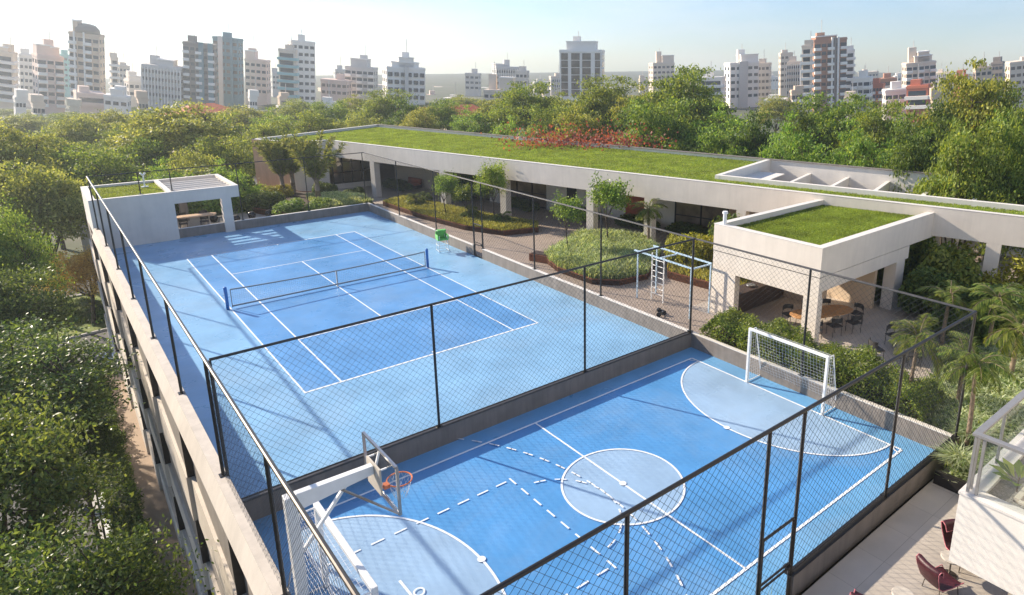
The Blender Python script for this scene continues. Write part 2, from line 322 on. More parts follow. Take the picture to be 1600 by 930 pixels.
# podium floor (garden paving) with the court sheets above it
struct(MB().box(-8.62, 46, YF + T + .01, 46, -.3, -.02), 'floor', M['deck'])
struct(MB().box(XR + T, 46, YS - .2, YF + T, -.3, -.02), 'floor', M['paving'])
struct(MB().sheet([(11.0, -24.4), (24, -24.4), (24, -13.5), (11.6, -13.5)], -.014), 'floor', M['deck'])
struct(MB().box(-8.62, 46, -60, YS - T - .12, -.2, .10), 'terrace', M['terrace'])
struct(MB().box(XL, XR, YS - .02, YF, -.3, -.012), 'slab', M['taupe'])
tc_ = MB().sheet([(XL, YD + .01), (XR, YD + .01), (XR, YF), (XL, YF)], FZ - .004); struct(tc_, 'tennis_court', M['court_out'])
TW, TL, TS, TV = 4.962, 10.556, 3.687, 5.676
struct(MB().sheet([(-TW, -TL), (TW, -TL), (TW, TL), (-TW, TL)], FZ), 'tennis_court', M['court_in'])
ln = MB(); LW = .06
def hl(x0, x1, y, w_=LW, z=.004): ln.sheet([(x0, y - w_/2), (x1, y - w_/2), (x1, y + w_/2), (x0, y + w_/2)], z)
def vl(x, y0, y1, w_=LW, z=.008): ln.sheet([(x - w_/2, y0), (x + w_/2, y0), (x + w_/2, y1), (x - w_/2, y1)], z)
hl(-TW - LW/2, TW + LW/2, -TL, .09); hl(-TW - LW/2, TW + LW/2, TL, .09)
for x in (-TW, -TS, TS, TW): vl(x, -TL, TL)
hl(-TS, TS, -TV); hl(-TS, TS, TV); vl(0, -TV, TV, z=.012)
vl(0, -TL, -TL + .25, z=.012); vl(0, TL - .25, TL, z=.012)
struct(ln, 'court_markings', M['line'])
# sports court
FY = -21.435; FX = 7.44; FH = 4.105
struct(MB().sheet([(XL, YS), (XR, YS), (XR, YD - T), (XL, YD - T)], FZ - .008), 'sports_court', M['fut_out'])
struct(MB().sheet([(-FX, FY - FH), (FX, FY - FH), (FX, FY + FH), (-FX, FY + FH)], FZ - .004), 'sports_court', M['fut'])
def arc_pts(cx, cy, rx, ry, a0, a1, n=60): return [(cx + rx * math.cos(a0 + (a1 - a0) * i / n), cy + ry * math.sin(a0 + (a1 - a0) * i / n)) for i in range(n + 1)]
pl = MB()
for s_ in (-1, 1):
    e = arc_pts(s_ * FX, FY, 3.0, 3.75, math.pi / 2, 3 * math.pi / 2) if s_ > 0 else arc_pts(-FX, FY, 3.0, 3.75, -math.pi / 2, math.pi / 2)
    pl.sheet(e, FZ)
pl.sheet(arc_pts(0, FY, 1.664, 1.664, 0, 2 * math.pi, 72)[:-1], FZ); struct(pl, 'sports_court', M['fut_light'])
fl = MB(); ln = fl
hl(-FX, FX, FY - FH, .07, .004); hl(-FX, FX, FY + FH, .07, .004); vl(-FX, FY - FH, FY + FH, .07, .008); vl(FX, FY - FH, FY + FH, .07, .008); vl(0, FY - FH, FY + FH, .06, .008)
def ring(cx, cy, rx, ry, a0, a1, w_, z, n=64):
    a = arc_pts(cx, cy, rx - w_/2, ry - w_/2, a0, a1, n); b = arc_pts(cx, cy, rx + w_/2, ry + w_/2, a0, a1, n)
    for i in range(n): fl.sheet([a[i], b[i], b[i+1], a[i+1]], z)
ring(0, FY, 1.664, 1.664, 0, 2 * math.pi, .06, .012)
ring(FX, FY, 3.0, 3.75, math.pi/2, 3*math.pi/2, .06, .012); ring(-FX, FY, 3.0, 3.75, -math.pi/2, math.pi/2, .06, .012)
for cx, cy, a0 in ((FX, FY+FH, math.pi), (FX, FY-FH, math.pi/2), (-FX, FY+FH, -math.pi/2), (-FX, FY-FH, 0)): ring(cx, cy, .22, .22, a0, a0 + math.pi/2, .045, .016, 10)
for x in (-4.44, 4.44, 0): fl.sheet(arc_pts(x, FY, .10, .10, 0, 2*math.pi, 16)[:-1], .020)
rib(fl, [at(625, 909, 0)[:2], at(645, 934, 0)[:2]], .06, .020); p_ = at(655, 926, 0); ring(p_[0], p_[1], .11, .11, 0, 2*math.pi, .04, .024, 20)
def dash_line(p, q, z, w_=.05, on=.30, off=.28):
    p, q = np.array(p, float), np.array(q, float); L = np.linalg.norm(q - p); d = (q - p) / L; t = 0
    while t < L: rib(fl, [p + d * t, p + d * min(L, t + on)], w_, z); t += on + off
def dash_arc(cx, cy, r, a0, a1, z, w_=.05, on=.30, off=.28):
    a = a0; sg = 1 if a1 > a0 else -1
    while (a1 - a) * sg > 0:
        b = a + sg * on / r; m_ = (a + b) / 2; rib(fl, [(cx + r*math.cos(t), cy + r*math.sin(t)) for t in (a, m_, b)], w_, z); a = b + sg * off / r
dash_line((-7.35, FY + 2.1), (-2.3, FY + 2.1), .016); dash_line((-7.35, FY - 2.1), (-2.3, FY - 2.1), .016); dash_line((-2.25, FY + 2.15), (-2.25, FY - 2.2), .020)
dash_arc(-2.25, FY, 1.62, R(75), R(-80), .024)
dash_arc(-8.4, FY, 7.75, R(39.5), R(-40), .028)
struct(fl, 'court_markings', M['line'])

# ------------------------------------------------------------ podium building on the left of the courts: parapet wall and facade above the street
pod = thing('podium_building', 'long beige podium under the blue courts, with strip openings above the street', 'building', (XL, 0, 0))
def world_parent(o, par):
    o.parent = par; o.matrix_parent_inverse = Matrix.Translation(par.location).inverted() if par.rotation_euler.z == 0 else par.matrix_world.inverted()
    return o
def part(mb, name, m, par, **k):
    o = mb.build(name, m, None, **k); bpy.context.view_layer.update(); o.parent = par; o.matrix_parent_inverse = par.matrix_world.inverted(); return o
Y0p, Y1p = -48., 22.6
wall = MB(); sec = [(-8.503, 1.41), (-8.74, 1.41), (-8.93, .90), (-8.62, .90), (-8.62, -.3), (-8.503, -.3)]
wall.add([(x, Y0p, z) for x, z in sec] + [(x, 15.9, z) for x, z in sec], [tuple(range(6)), tuple(range(11, 5, -1))] + [(i, i + 6, (i + 1) % 6 + 6, (i + 1) % 6) for i in range(6)])
part(wall, 'parapet', M['stucco2'], pod); part(MB().box(-8.75, -8.49, Y0p, 15.9, HL, HL + .025), 'coping', M['tcap'], pod)
part(MB().box(-8.503, XL + .06, Y0p, 15.9, -.02, HL - .16), 'curb_ledge', M['lowwall'], pod)
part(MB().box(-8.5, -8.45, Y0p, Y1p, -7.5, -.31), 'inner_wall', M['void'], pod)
bands = [(-.62, -2.1), (-3.6, -4.6), (-6.05, -7.52)]
edges = [[5.2, -.5, -6.1, -12.4, -18.2, -24, -30, 10.8, 16.4], [5.0, -.3, -5.7, -12.4, -18, -24, -30, 10.6, 16.2], [8.6, 2.8, -.9, -6.5, -12.3, -18, -24, -30, 14.4]]
recs = [(.90, -.62), (-2.1, -3.6), (-4.6, -6.05)]
for (z1, z0), (b1, b0), es in zip(recs, bands, edges):
    es = sorted(es); xin = -8.62 if z1 > 0 else -8.51
    for e0, e1 in zip([Y0p] + es, es + [Y1p]):
        part(MB().prism([(-8.50 if b1 < -.7 else -8.6, e0), (-8.97, e0 + .002), (-8.86, e1 - .002), (-8.50 if b1 < -.7 else -8.6, e1)], b0, b1), 'spandrel', M['stucco2'], pod)
        if e1 - e0 < 9:
            sp = MB(); sp.wallseg((-8.90, e0 + .05), (-8.76, e1 - .12), -.03, z0 + .003, z1 - .003); part(sp, 'screen_panel', M['screen'], pod)
            part(MB().box(-8.94, xin - .005, e0 - .05, e0 - .001, z0 + .004, z1 - .004), 'fin', M['metal'], pod)

# podium right/front sides
part(MB().box(XL - .1, 46, YS - 40, YS - 39.8, -7.5, -.3), 'rear_wall', M['stucco2'], pod)
part(MB().box(-8.62, 44, 45.8, 46.0, -7.5, -.3), 'rear_wall', M['stucco2'], pod)

# ------------------------------------------------------------ low walls round the courts
def lowwall(label, x0, x1, y0, y1, z1=HW, z0=-.02, capm='cap', mm='lowwall'):
    t = thing('low_wall', label, 'wall', ((x0+x1)/2, (y0+y1)/2, 0))
    part(MB().box(x0, x1, y0, y1, z0, z1 - .03), 'wall', M[mm], t); part(MB().box(x0 - .01, x1 + .01, y0 - .01, y1 + .01, z1 - .03, z1), 'coping', M[capm], t)
    return t
lowwall('low grey brown wall at the far end of the tennis court below the planted bed', -4.4, XR + .1, YF, YF + T)
lowwall('low wall between tennis court and path, from the far corner to the gate', XR, XR + T, .45, YF - .012, HW)
lowwall('low wall right of the courts with pale coping, running from the tennis gate past the hedge', XR, XR + T, YS - .12, -.55, HW)
lowwall('dark low wall dividing the tennis court from the sports court', XL, XR - .012, YD - T, YD, HW, capm='metal2', mm='taupe')
lowwall('dark low wall between sports court and terrace, right of the gate', .03, XR + T, YS - T, YS - .002, HW, capm='metal', mm='taupe').location
lowwall('dark low wall between sports court and terrace, left of the gate', XL, -1.17, YS - T, YS - .002, HW, capm='metal', mm='taupe')

# ------------------------------------------------------------ fences
def netting(mb, p, q, z0, z1, s=.14, r=.0038):
    "diagonal wire mesh between p and q as thin prisms at 45 degrees"
    p, q = np.array(p, float), np.array(q, float); L = np.linalg.norm(q - p); d = (q - p) / L; H = z1 - z0
    for sg in (1, -1):
        c = -H if sg > 0 else 0.
        end = L if sg > 0 else L + H
        off = .0035 * sg; nn = np.array([-d[1], d[0]]) * off
        while c < end:
            if sg > 0: t0, t1 = max(0, c), min(L, c + H); za, zb = t0 - c, t1 - c
            else: t0, t1 = max(0, c - H), min(L, c); za, zb = c - t0, c - t1
            if t1 - t0 > .02:
                a = p + d * t0 + nn; b = p + d * t1 + nn
                mb.tube((a[0], a[1], z0 + za), (b[0], b[1], z0 + zb), r, n=3, cap=False)
            c += s * 1.414
def fence(label, p, q, posts, zb, zt, mesh=True, rail='metal', s=.14, wr=.0036, pr=.04, base_rail=False, skip=(), zpost=None, meshspan=None, rr=.035):
    p, q = np.array(p, float), np.array(q, float)
    t = thing('mesh_fence', label, 'fence', (p[0], p[1], 0)); L = np.linalg.norm(q - p); d = (q - p) / L
    part(MB().tube((*p, zt), (*q, zt), rr, n=10), 'top_rail', M[rail], t, smooth=False)
    for c in posts:
        b = p + d * c; part(MB().tube((b[0], b[1], zb if zpost is None else zpost(c)), (b[0], b[1], zt - .02), pr, n=8), 'post', M['metal'], t)
        part(MB().box(b[0]-.09, b[0]+.09, b[1]-.09, b[1]+.09, (zb if zpost is None else zpost(c)), (zb if zpost is None else zpost(c)) + .015), 'base_plate', M['metal'], t)
    if base_rail:
        for a_, b_ in base_rail: part(MB().tube((*(p + d * a_), zb + .05), (*(p + d * b_), zb + .05), .022, n=6), 'bottom_rail', M[rail], t)
    if mesh:
        for a_, b_ in (meshspan or [(0, L)]):
            nm = MB(); netting(nm, p + d * a_, p + d * b_, zb + .03, zt, s, wr); part(nm, 'wire_mesh', M['wire'], t)
    return t
lx = -8.58
fence('long dark fence on the street side parapet with a pale rounded top rail', (lx, YS - 5.6), (lx, YF + .1), [y - (YS - 5.6) for y in (-31.9, -26.56, -21.40, -16.44, -11.07, -5.68, -.29, 5.1, 10.49, 15.3)], HL + .03, HF, rail='metal2', meshspan=[(0, YD - (YS - 5.6))], rr=.045, wr=.003)
fence('fence at the far end of the tennis court crossing the roof of the small pavilion', (lx, YF + .08), (XR + .08, YF + .08), [2.5, 4.2, 8.05, 12.45, 16.7], HW, HF, mesh=False, zpost=lambda c: 3.12 if c < 7.5 else HW, rr=.028, pr=.032)
fence('fence between tennis court and garden, from the far corner to the divider', (XR + .08, YF), (XR + .08, YD), [YF - y for y in (10.7, 5.2, .46, -.54, -5.68, -10.96, YD)], HW, HF, rail='metal2', s=.15, wr=.0035, meshspan=[(0, YF - .46), (YF + .54, YF - YD)])
fence('fence between sports court and hedge, ending at the corner by the palms', (XR + .08, YD), (XR + .08, YS - .08), [YD + 21.55, YD - YS + .08], HW, HF, rail='metal2', s=.14)
fence('tall mesh fence between the tennis court and the sports court', (XL, YD - .08), (XR + .08, YD - .08), [.0, 5.60, 11.23, 16.71], HW, HF, base_rail=[(0, 16.7)])
fence('nearest mesh fence in front of the sports court with a gate opening', (-8.5, YS - .08), (XR + .08, YS - .08), [.1, 3.70, 7.35, 8.51, 12.64], HW, HF, base_rail=[(0, 7.3), (8.55, 16.7)], rr=.04, meshspan=[(0, 7.35), (8.51, 16.79)], wr=.004)
def gate(label, p, q, zt, zr, lb):
    p, q = np.array(p, float), np.array(q, float); d = (q - p) / np.linalg.norm(q - p)
    t = thing('fence_gate', label, 'gate', (p[0], p[1], 0)); a = p + d * .06; b = q - d * .06
    fr = MB(); 
    for e in (a, b): fr.tube((e[0], e[1], .05), (e[0], e[1], zr), .028, n=8)
    fr.tube((*a, .06), (*b, .06), .028, n=8); fr.tube((*a, zr), (*b, zr), .03, n=8); part(fr, 'frame', M['metal'], t)
    part(MB().tube((*a, lb + .12), (*b, lb + .12), .024, n=8), 'cross_bar', M['metal'], t); part(MB().tube((*a, lb), (*b, lb), .024, n=8), 'cross_bar', M['metal'], t)
    h_ = b - d * .1; part(MB().obox((h_[0], h_[1], lb + .06), (d[0]*.05, d[1]*.05, 0), (-d[1]*.06, d[0]*.06, 0), (0, 0, .03)), 'handle', M['metal'], t)
    nm = MB(); netting(nm, a, b, .08, zr, .14, .0036); netting(nm, a, b, zr, zt, .14, .0036); part(nm, 'wire_mesh', M['wire'], t)
    for e in (p, q): part(MB().tube((e[0], e[1], -.02), (e[0], e[1], HW + .02), .04, n=8), 'post', M['metal'], t)
gate('mesh gate in the nearest fence, opening onto the terrace', (-1.15, YS - .08), (.01, YS - .08), HF, 2.02, .82)
gate('narrow mesh gate in the fence beside the tennis net', (XR + .08, .46), (XR + .08, -.54), HF, 1.96, .72)

# ------------------------------------------------------------ court equipment
t = thing('tennis_net', 'tennis net between two blue posts in the middle of the blue court', 'net', (0, 0, 0))
for x in (-TW - .12, TW + .06):
    po = MB(); po.lathe([(.075, 0), (.075, 1.02), (.07, 1.07), (.04, 1.10)], (x, 0, 0), 16); part(po, 'post', M['netpost'], t, smooth=True)
NX0, NX1 = -TW + .08, TW - .08
def nz(x): return .93 - .10 * (1 - (x / NX1) ** 2)
tp = MB(); bt = MB(); N = 24
for i in range(N):
    xa, xb = NX0 + (NX1 - NX0) * i / N, NX0 + (NX1 - NX0) * (i + 1) / N
    tp.beam((xa, 0, nz(xa)), (xb, 0, nz(xb)), .03, .06)
bt.beam((NX0, 0, .12), (NX1, 0, .12), .03, .075)
part(tp, 'top_tape', M['tape'], t); part(bt, 'bottom_band', M['tape'], t)
nn = MB()
for i in range(int((NX1 - NX0) / .09)): x = NX0 + .09 * i; nn.tube((x, 0, .1), (x, 0, nz(x)), .0016, n=3, cap=False)
for j in range(9): z = .14 + j * .09; nn.tube((NX0, 0, z), (NX1, 0, z), .0016, n=3, cap=False)
part(nn, 'netting', M['nett'], t)
part(MB().box(-.03, .03, -.02, .02, 0, nz(0)), 'centre_strap', M['gmetal'], t)
for x in (NX0, NX1): part(MB().beam((x, 0, .05), (x, 0, nz(x)), .035, .03), 'side_band', M['tape'], t)

u = thing('umpire_chair', 'green umpire chair on thin legs beside the tennis net', 'chair', (7.25, 2.45, 0), R(-12), None, (.95, .95, 1.0))
fr = MB()
for sx in (-.28, .28):
    for sy in (-.28, .28): fr.tube((sx * 1.15, sy * 1.15, 0), (sx * .85, sy * .85, 1.0), .02)
for z in (.08, .42):
    for a, b in (((-.32, -.32), (.32, -.32)), ((.32, -.32), (.32, .32)), ((.32, .32), (-.32, .32)), ((-.32, .32), (-.32, -.32))): fr.tube((a[0]*1, a[1], z), (b[0], b[1], z), .014)
fr.build('leg_frame', M['wmetal'], u)
MB().box(-.34, .34, -.3, .3, .72, .80).build('seat', M['green'], u, bevel=.02); MB().box(-.34, .34, .24, .31, .8, 1.22).build('backrest', M['green'], u, bevel=.02)
for sx in (-.33, .33): MB().box(sx - .03, sx + .03, -.3, .3, .8, 1.05).build('armrest', M['green'], u, bevel=.015)
MB().box(-.28, .28, -.1, .2, 1.28, 1.33).build('canopy', M['green'], u, bevel=.02); MB().tube((.2, .25, 1.2), (.2, .22, 1.3), .015).tube((-.2, .25, 1.2), (-.2, .22, 1.3), .015).build('canopy_stay', M['wmetal'], u)

def goal(label, x, sgn, pr):
    t = thing('football_goal', label, 'goal', (x, FY, 0)); y0, y1 = -1.5, 1.5; Hh = 2.05; dp = .85; dt = .35
    t.rotation_euler = (0, 0, 0 if sgn > 0 else math.pi)
    MB().box(-pr, pr, y0 - pr, y1 + pr, Hh - pr, Hh + pr).build('crossbar', M['wmetal'], t, bevel=.012)
    for y in (y0, y1): MB().box(-pr, pr, y - pr, y + pr, 0, Hh - pr - .001).build('post', M['wmetal'], t, bevel=.012)
    f = MB()
    for y in (y0, y1):
        f.tube((pr, y, Hh - .04), (dt, y, Hh - .04), .02); f.tube((dt, y, Hh - .04), (dp, y, .03), .02); f.tube((0, y, .03), (dp, y, .03), .02)
    f.tube((dp, y0, .03), (dp, y1, .03), .02); f.build('back_frame', M['wmetal'], t)
    n = MB(); s = .12; rr = .0032
    def P(a, y): # a in 0..1 along roof, then down the back
        if a < .18: k = a / .18; return (pr + (dt - pr) * k, y, Hh - .04 - .03 * math.sin(math.pi * k))
        k = (a - .18) / .82; sag = .10 * math.sin(math.pi * k) + .015 * math.sin(y * 7 + k * 9); return (dt + (dp - dt) * k - sag, y, (Hh - .04) * (1 - k) + .03)
    Ny = int(3 / s)
    for i in range(Ny + 1):
        y = y0 + 3 * i / Ny; pts = [P(j / 10, y) for j in range(11)]
        for a, b in zip(pts[:-1], pts[1:]): n.tube(a, b, rr, n=3, cap=False)
    for j in range(1, 20):
        a = j / 20; pts = [P(a, y0 + 3 * i / 8) for i in range(9)]
        for c, b in zip(pts[:-1], pts[1:]): n.tube(c, b, rr, n=3, cap=False)
    for y in (y0, y1):
        for j in range(1, 17):
            z = Hh * j / 17; xe = dt + (dp - dt) * (1 - z / Hh); n.tube((0, y, z), (xe, y, z), rr, n=3, cap=False)
        for j in range(1, 7):
            xx = dp * j / 7; zt_ = Hh if xx < dt else Hh * (1 - (xx - dt) / (dp - dt)); n.tube((xx, y, .03), (xx, y, zt_), rr, n=3, cap=False)
    n.build('net', M['netw'], t)
goal('white goal with net at the hedge end of the sports court', FX, 1, .045)
goal('white goal with net nearest the street, under the basketball arm', -FX - .02, -1, .06)

h = thing('basketball_hoop', 'white cantilever basketball post with clear backboard and orange ring', 'basketball hoop', (-8.3, FY, 0))
MB().box(-.1, .1, -.1, .1, 0, 3.52).build('post', M['wmetal'], h, bevel=.01)
am = MB(); am.add([(.1, -.07, 3.18), (.1, .07, 3.18), (1.55, .07, 3.32), (1.55, -.07, 3.32), (.1, -.07, 3.53), (.1, .07, 3.53), (1.55, .07, 3.5), (1.55, -.07, 3.5)], [(0,1,2,3),(7,6,5,4),(0,3,7,4),(1,5,6,2),(3,2,6,7),(0,4,5,1)])
am.build('arm', M['wmetal'], h, bevel=.006)
MB().beam((.1, 0, 2.25), (1.0, 0, 3.26), .06, .06).build('brace', M['wmetal'], h)
bb = MB(); bx = 1.72; yy = .8; zb_, zt_ = 2.74, 3.76
for a, b in (((-yy, zb_), (yy, zb_)), ((yy, zb_), (yy, zt_)), ((yy, zt_), (-yy, zt_)), ((-yy, zt_), (-yy, zb_))): bb.beam((bx, a[0], a[1]), (bx, b[0], b[1]), .05, .05)
bf = bb.build('backboard_frame', M['steel'], h)
MB().box(bx - .006, bx + .006, -yy, yy, zb_, zt_).build('backboard', M['glass'], h)
MB().box(bx - .16, bx - .12, -.32, .32, 2.95, 3.52).build('mounting_plate', M['stone'], h)
MB().beam((bx - .12, -.3, 3.5), (bx, -.3, 3.5), .03, .03).beam((bx - .12, .3, 3.5), (bx, .3, 3.5), .03, .03).beam((bx-.14, 0, 3.3), (bx, 0, 3.74), .04, .04).beam((bx - .12, 0, 3.0), (bx, 0, 3.0), .05, .05).build('mounting_bar', M['wmetal'], h)
MB().beam((.9, 0, 3.25), (bx, yy - .02, zb_), .035, .035).beam((.9, 0, 3.25), (bx, -yy + .02, zb_), .035, .035).build('stay', M['steel'], h)
rg = MB(); rc = (bx + .36, 0, 2.93); Rr = .25
for k in range(28):
    a, b = 2*math.pi*k/28, 2*math.pi*(k+1)/28; rg.tube((rc[0]+Rr*math.cos(a), Rr*math.sin(a), rc[2]), (rc[0]+Rr*math.cos(b), Rr*math.sin(b), rc[2]), .014, cap=False)
rg.box(bx + .01, bx + .13, -.07, .07, 2.87, 2.95); rgo = rg.build('ring', M['red'], h)
nt_ = MB()
for k in range(12):
    a = 2*math.pi*k/12
    for dlt in (1, -1):
        for j in range(4):
            r0, r1 = Rr * (1 - .13*j), Rr * (1 - .13*(j+1)); a0, a1 = a + dlt*j*math.pi/12, a + dlt*(j+1)*math.pi/12
            nt_.tube((rc[0]+r0*math.cos(a0), r0*math.sin(a0), rc[2]-.1*j), (rc[0]+r1*math.cos(a1), r1*math.sin(a1), rc[2]-.1*(j+1)), .003, n=3, cap=False)
nt_.build('net', M['netw'], rgo)

# calisthenics frame
P1 = at(996, 465); 
mk_ = thing('climbing_frame', 'light blue and white exercise frame with ladder rungs beside the planted bed', 'exercise frame', (10.55, -11.05, 0), math.atan2(-14.55+11.05, 10.42-10.55))
Lf = 3.5; wd = 1.25
for x, y in ((0, 0), (Lf, 0), (0, wd), (Lf, wd)):
    MB().beam((x, y, 0), (x, y, 2.32), .055, .055).build('post', M['bmetal'], mk_)
for y in (0, wd): MB().beam((-.25, y, 2.36), (Lf + .04, y, 2.36), .06, .065).build('top_beam', M['bmetal'], mk_)
for i in range(2): MB().beam((i * Lf, 0, 2.33), (i * Lf, wd, 2.33), .06, .06).build('cross_beam', M['bmetal'], mk_)
for x in (.55, 1.35): MB().beam((x, wd*.35, 0), (x, wd*.35, 2.33), .05, .05).build('ladder_rail', M['wmetal'], mk_)
for j in range(7): MB().tube((.55, wd*.35, .35 + j*.28), (1.35, wd*.35, .35 + j*.28), .018).build('rung', M['wmetal'], mk_)
MB().beam((1.4, 0, 2.32), (1.4, wd, 2.32), .06, .06).build('cross_beam', M['bmetal'], mk_)
kt = at(1031, 493)
for i, (dx, dy, lb) in enumerate(((0, 0, 'black dumbbell lying on the paving near the exercise frame, closer to the wall'), (.22, .12, 'black dumbbell lying on the paving near the exercise frame, farther from the wall'))):
    d_ = thing('dumbbell', lb, 'dumbbell', (kt[0] + dx, kt[1] + dy, .11), R(30 + 50*i), 'dumbbells by the exercise frame')
    MB().tube((-.14, 0, 0), (.14, 0, 0), .018, n=8).build('grip', M['steel'], d_)
    for s_ in (-1, 1): MB().tube((s_*.14, 0, 0), (s_*.24, 0, 0), .11, n=12).build('weight', M['black'], d_)

# ------------------------------------------------------------ long white wing with planted roof
WZ = 4.4; FB = 3.02
wing = thing('garden_wing', 'long white single storey wing with a grass roof behind the courts', 'building', (15, 5, 0))
A_, B_, C_ = np.array((4.34, 32.04)), np.array((6.25, 27.25)), np.array((9.18, 26.95))
uF = np.array((22.57, -23.26)) - C_; uF = uF / np.linalg.norm(uF); vF = np.array((-uF[1], uF[0]))     # vF points to the back (+x)
D_ = C_ + uF * 66
G_ = np.array((18.87, 38.56)); uB = np.array((32.85, -19.97)) - G_; uB /= np.linalg.norm(uB); E_ = G_ + uB * 72
def on(s, v=0.): return C_ + uF * s + vF * v
# fascia along the front, roof slab, rear wall
th = .28
part(MB().wallseg(C_, D_, th, FB, WZ), 'front_fascia', M['stucco'], wing)
part(MB().wallseg(C_ + uF*.0 - vF*.01, D_ - vF*.01, th + .02, WZ, WZ + .025), 'front_coping', M['cap'], wing)
part(MB().wallseg(A_, B_, .25, 0, WZ), 'terracotta_wall', M['orange'], wing)
BCn = B_ + (C_ - B_) * 1.0
part(MB().wallseg(B_, C_ + np.array((-.02, 0)), .25, -.0, WZ), 'end_wall', M['stucco'], wing)
part(MB().wallseg(B_, C_, .25, WZ, WZ + .025), 'end_coping', M['cap'], wing)
part(MB().wallseg(A_, B_ + (B_-A_)*.0, .3, WZ, WZ + .025), 'end_coping', M['cap'], wing)
part(MB().wallseg(G_, A_, .3, 0, WZ), 'north_wall', M['stucco'], wing); part(MB().wallseg(G_, A_, .32, WZ, WZ + .025), 'north_coping', M['cap'], wing)
part(MB().wallseg(E_, G_, .35, -7.5, WZ), 'rear_wall', M['white'], wing); part(MB().wallseg(E_, G_, .45, WZ, WZ + .03), 'rear_coping', M['taupe'], wing)
# light well geometry on the roof
W1, W2 = at(1117, 274, WZ)[:2], at(1600, 323, WZ)[:2]; uW = (W2 - W1) / np.linalg.norm(W2 - W1); W3 = W1 + uW * 50
Wb = at(1202, 252, WZ)[:2]
nW = np.array((-uW[1], uW[0]))
def rearpt(p):     # where the perpendicular from p meets the inside of the rear wall
    n = np.array((-uB[1], uB[0])); n = n if n[0] < 0 else -n; Gi = G_ + n * .35
    a = np.array([[nW[0], -uB[0]], [nW[1], -uB[1]]]); t_ = np.linalg.solve(a, Gi - p)[0]; return p + nW * t_
W4 = rearpt(W1 + uW*.2); W5 = rearpt(W3)
inner_front = [B_ + (0.1, .1), C_ + vF * .2 + uF * .0, C_ + vF * th, D_ + vF * th]
roofz = 4.12
# roof slab: full part north of the well, then the strip in front of the well
nN = np.array((-uB[1], uB[0])); nN = nN if nN[0] < 0 else -nN
Gi = G_ + nN * .3; W4b = W4
part(MB().prism([A_ + (.25, -.1), B_ + (.2, .2), C_ + vF * .27 + (0, .1), on(np.dot(W1 - C_, uF), .27), W1, W4b, Gi + np.array((-.1, -.4))], roofz - .3, roofz - .02), 'roof_slab', M['stucco'], wing)
part(MB().prism([on(np.dot(W1 - C_, uF), .27), D_ + vF * .27, W3 + uW * 1, W1], roofz - .302, roofz - .022), 'roof_slab', M['stucco'], wing)
# well curb, end wall and beams
part(MB().wallseg(W1, W3, .3, 3.0, WZ + .02), 'well_curb', M['white'], wing)
part(MB().wallseg(W1, W4b, -.3, 3.0, WZ + .018), 'well_curb', M['white'], wing)
for (bu, bv) in ((1260, 275), (1320, 281.5), (1386, 287), (1456, 295), (1532, 302.5), (1615, 311)):
    b0 = at(bu, bv, 3.7)[:2]; kk = np.dot(b0 - W1, nW); b1 = rearpt(b0); b0 = b1 - nW * (np.dot(b1 - W1, nW) - .28)
    part(MB().wallseg(b0, b1, .22, 3.1, 3.7), 'well_beam', M['white'], wing)
# columns under the fascia
cols = [(587, 308), (680, 331), (785, 345), (912, 372), (1015, 383), (1137, 420)]
for (cu, cv) in cols:
    p = at(cu, cv)[:2]; s_ = np.dot(p - C_, uF); c0 = on(s_ - .05, .003); part(MB().wallseg(c0 - uF*.28, c0 + uF*.28, .55, -.02, FB + .3), 'column', M['stucco'], wing, bevel=.01)
for s_ in (44.5, 51.0, 57.5): c0 = on(s_, .003); part(MB().wallseg(c0 - uF*.3, c0 + uF*.3, .6, -.02, FB + .3), 'column', M['stucco'], wing)
# glazed end under the roof next to the first column
g0, g1 = C_ + (0.3, -.02), C_ + (3.6, -.32)
gw = MB()
for k in range(5): p = g0 + (g1 - g0) * k / 4; gw.beam((p[0], p[1], .5), (p[0], p[1], 3.3), .09, .09)
for z in (.5, 1.45, 2.4, 3.3): gw.beam((*g0, z), (*g1, z), .08, .09)
gf = part(gw, 'window_frame', M['metal'], wing); part(MB().wallseg(g0, g1, .02, .5, 3.3), 'window_glass', M['glass'], wing)
part(MB().wallseg(g0 + (0, .02), g1, .1, -.02, .49), 'window_parapet', M['stucco'], wing)
# recessed inner walls
inner = [(1.5, 4.8, 'beige'), (7.6, 10.4, 'stucco'), (10.4, 11.2, 'glass'), (11.2, 16.5, 'stucco2'), (16.5, 18.5, 'dark'), (18.5, 23, 'stucco'), (23, 25.5, 'red'), (25.5, 29, 'stucco'), (29, 32.5, 'glass'), (32.5, 34.5, 'dark')]
def back(s, v=5.2): return on(s, v)
part(MB().wallseg(back(2.4), back(9.6), .2, -.02, roofz - .31), 'inner_wall', M['beige'], wing)
part(MB().wallseg(back(9.6, 4.2), back(10.9, 4.2), .2, -.02, roofz - .31), 'inner_pier', M['stucco'], wing)
part(MB().wallseg(back(15.2, 4.4), back(16.3, 4.4), .3, -.02, roofz - .31), 'inner_pier', M['stucco'], wing)
part(MB().wallseg(back(21.0, 4.6), back(26.0, 4.6), .2, -.02, roofz - .31), 'inner_wall', M['stucco'], wing)
part(MB().wallseg(back(23.0, 4.57), back(23.9, 4.57), .03, 0, 2.3), 'door', M['void'], wing)
part(MB().wallseg(back(28.2, 4.6), back(30.6, 4.6), .2, -.02, roofz - .31), 'inner_wall', M['redpic'], wing)
part(MB().wallseg(back(26.0, 4.8), back(28.2, 4.8), .2, -.02, roofz - .31), 'inner_wall', M['stucco'], wing)
part(MB().wallseg(back(30.6, 4.6), back(32.2, 4.6), .3, -.02, roofz - .31), 'inner_pier', M['stucco'], wing)
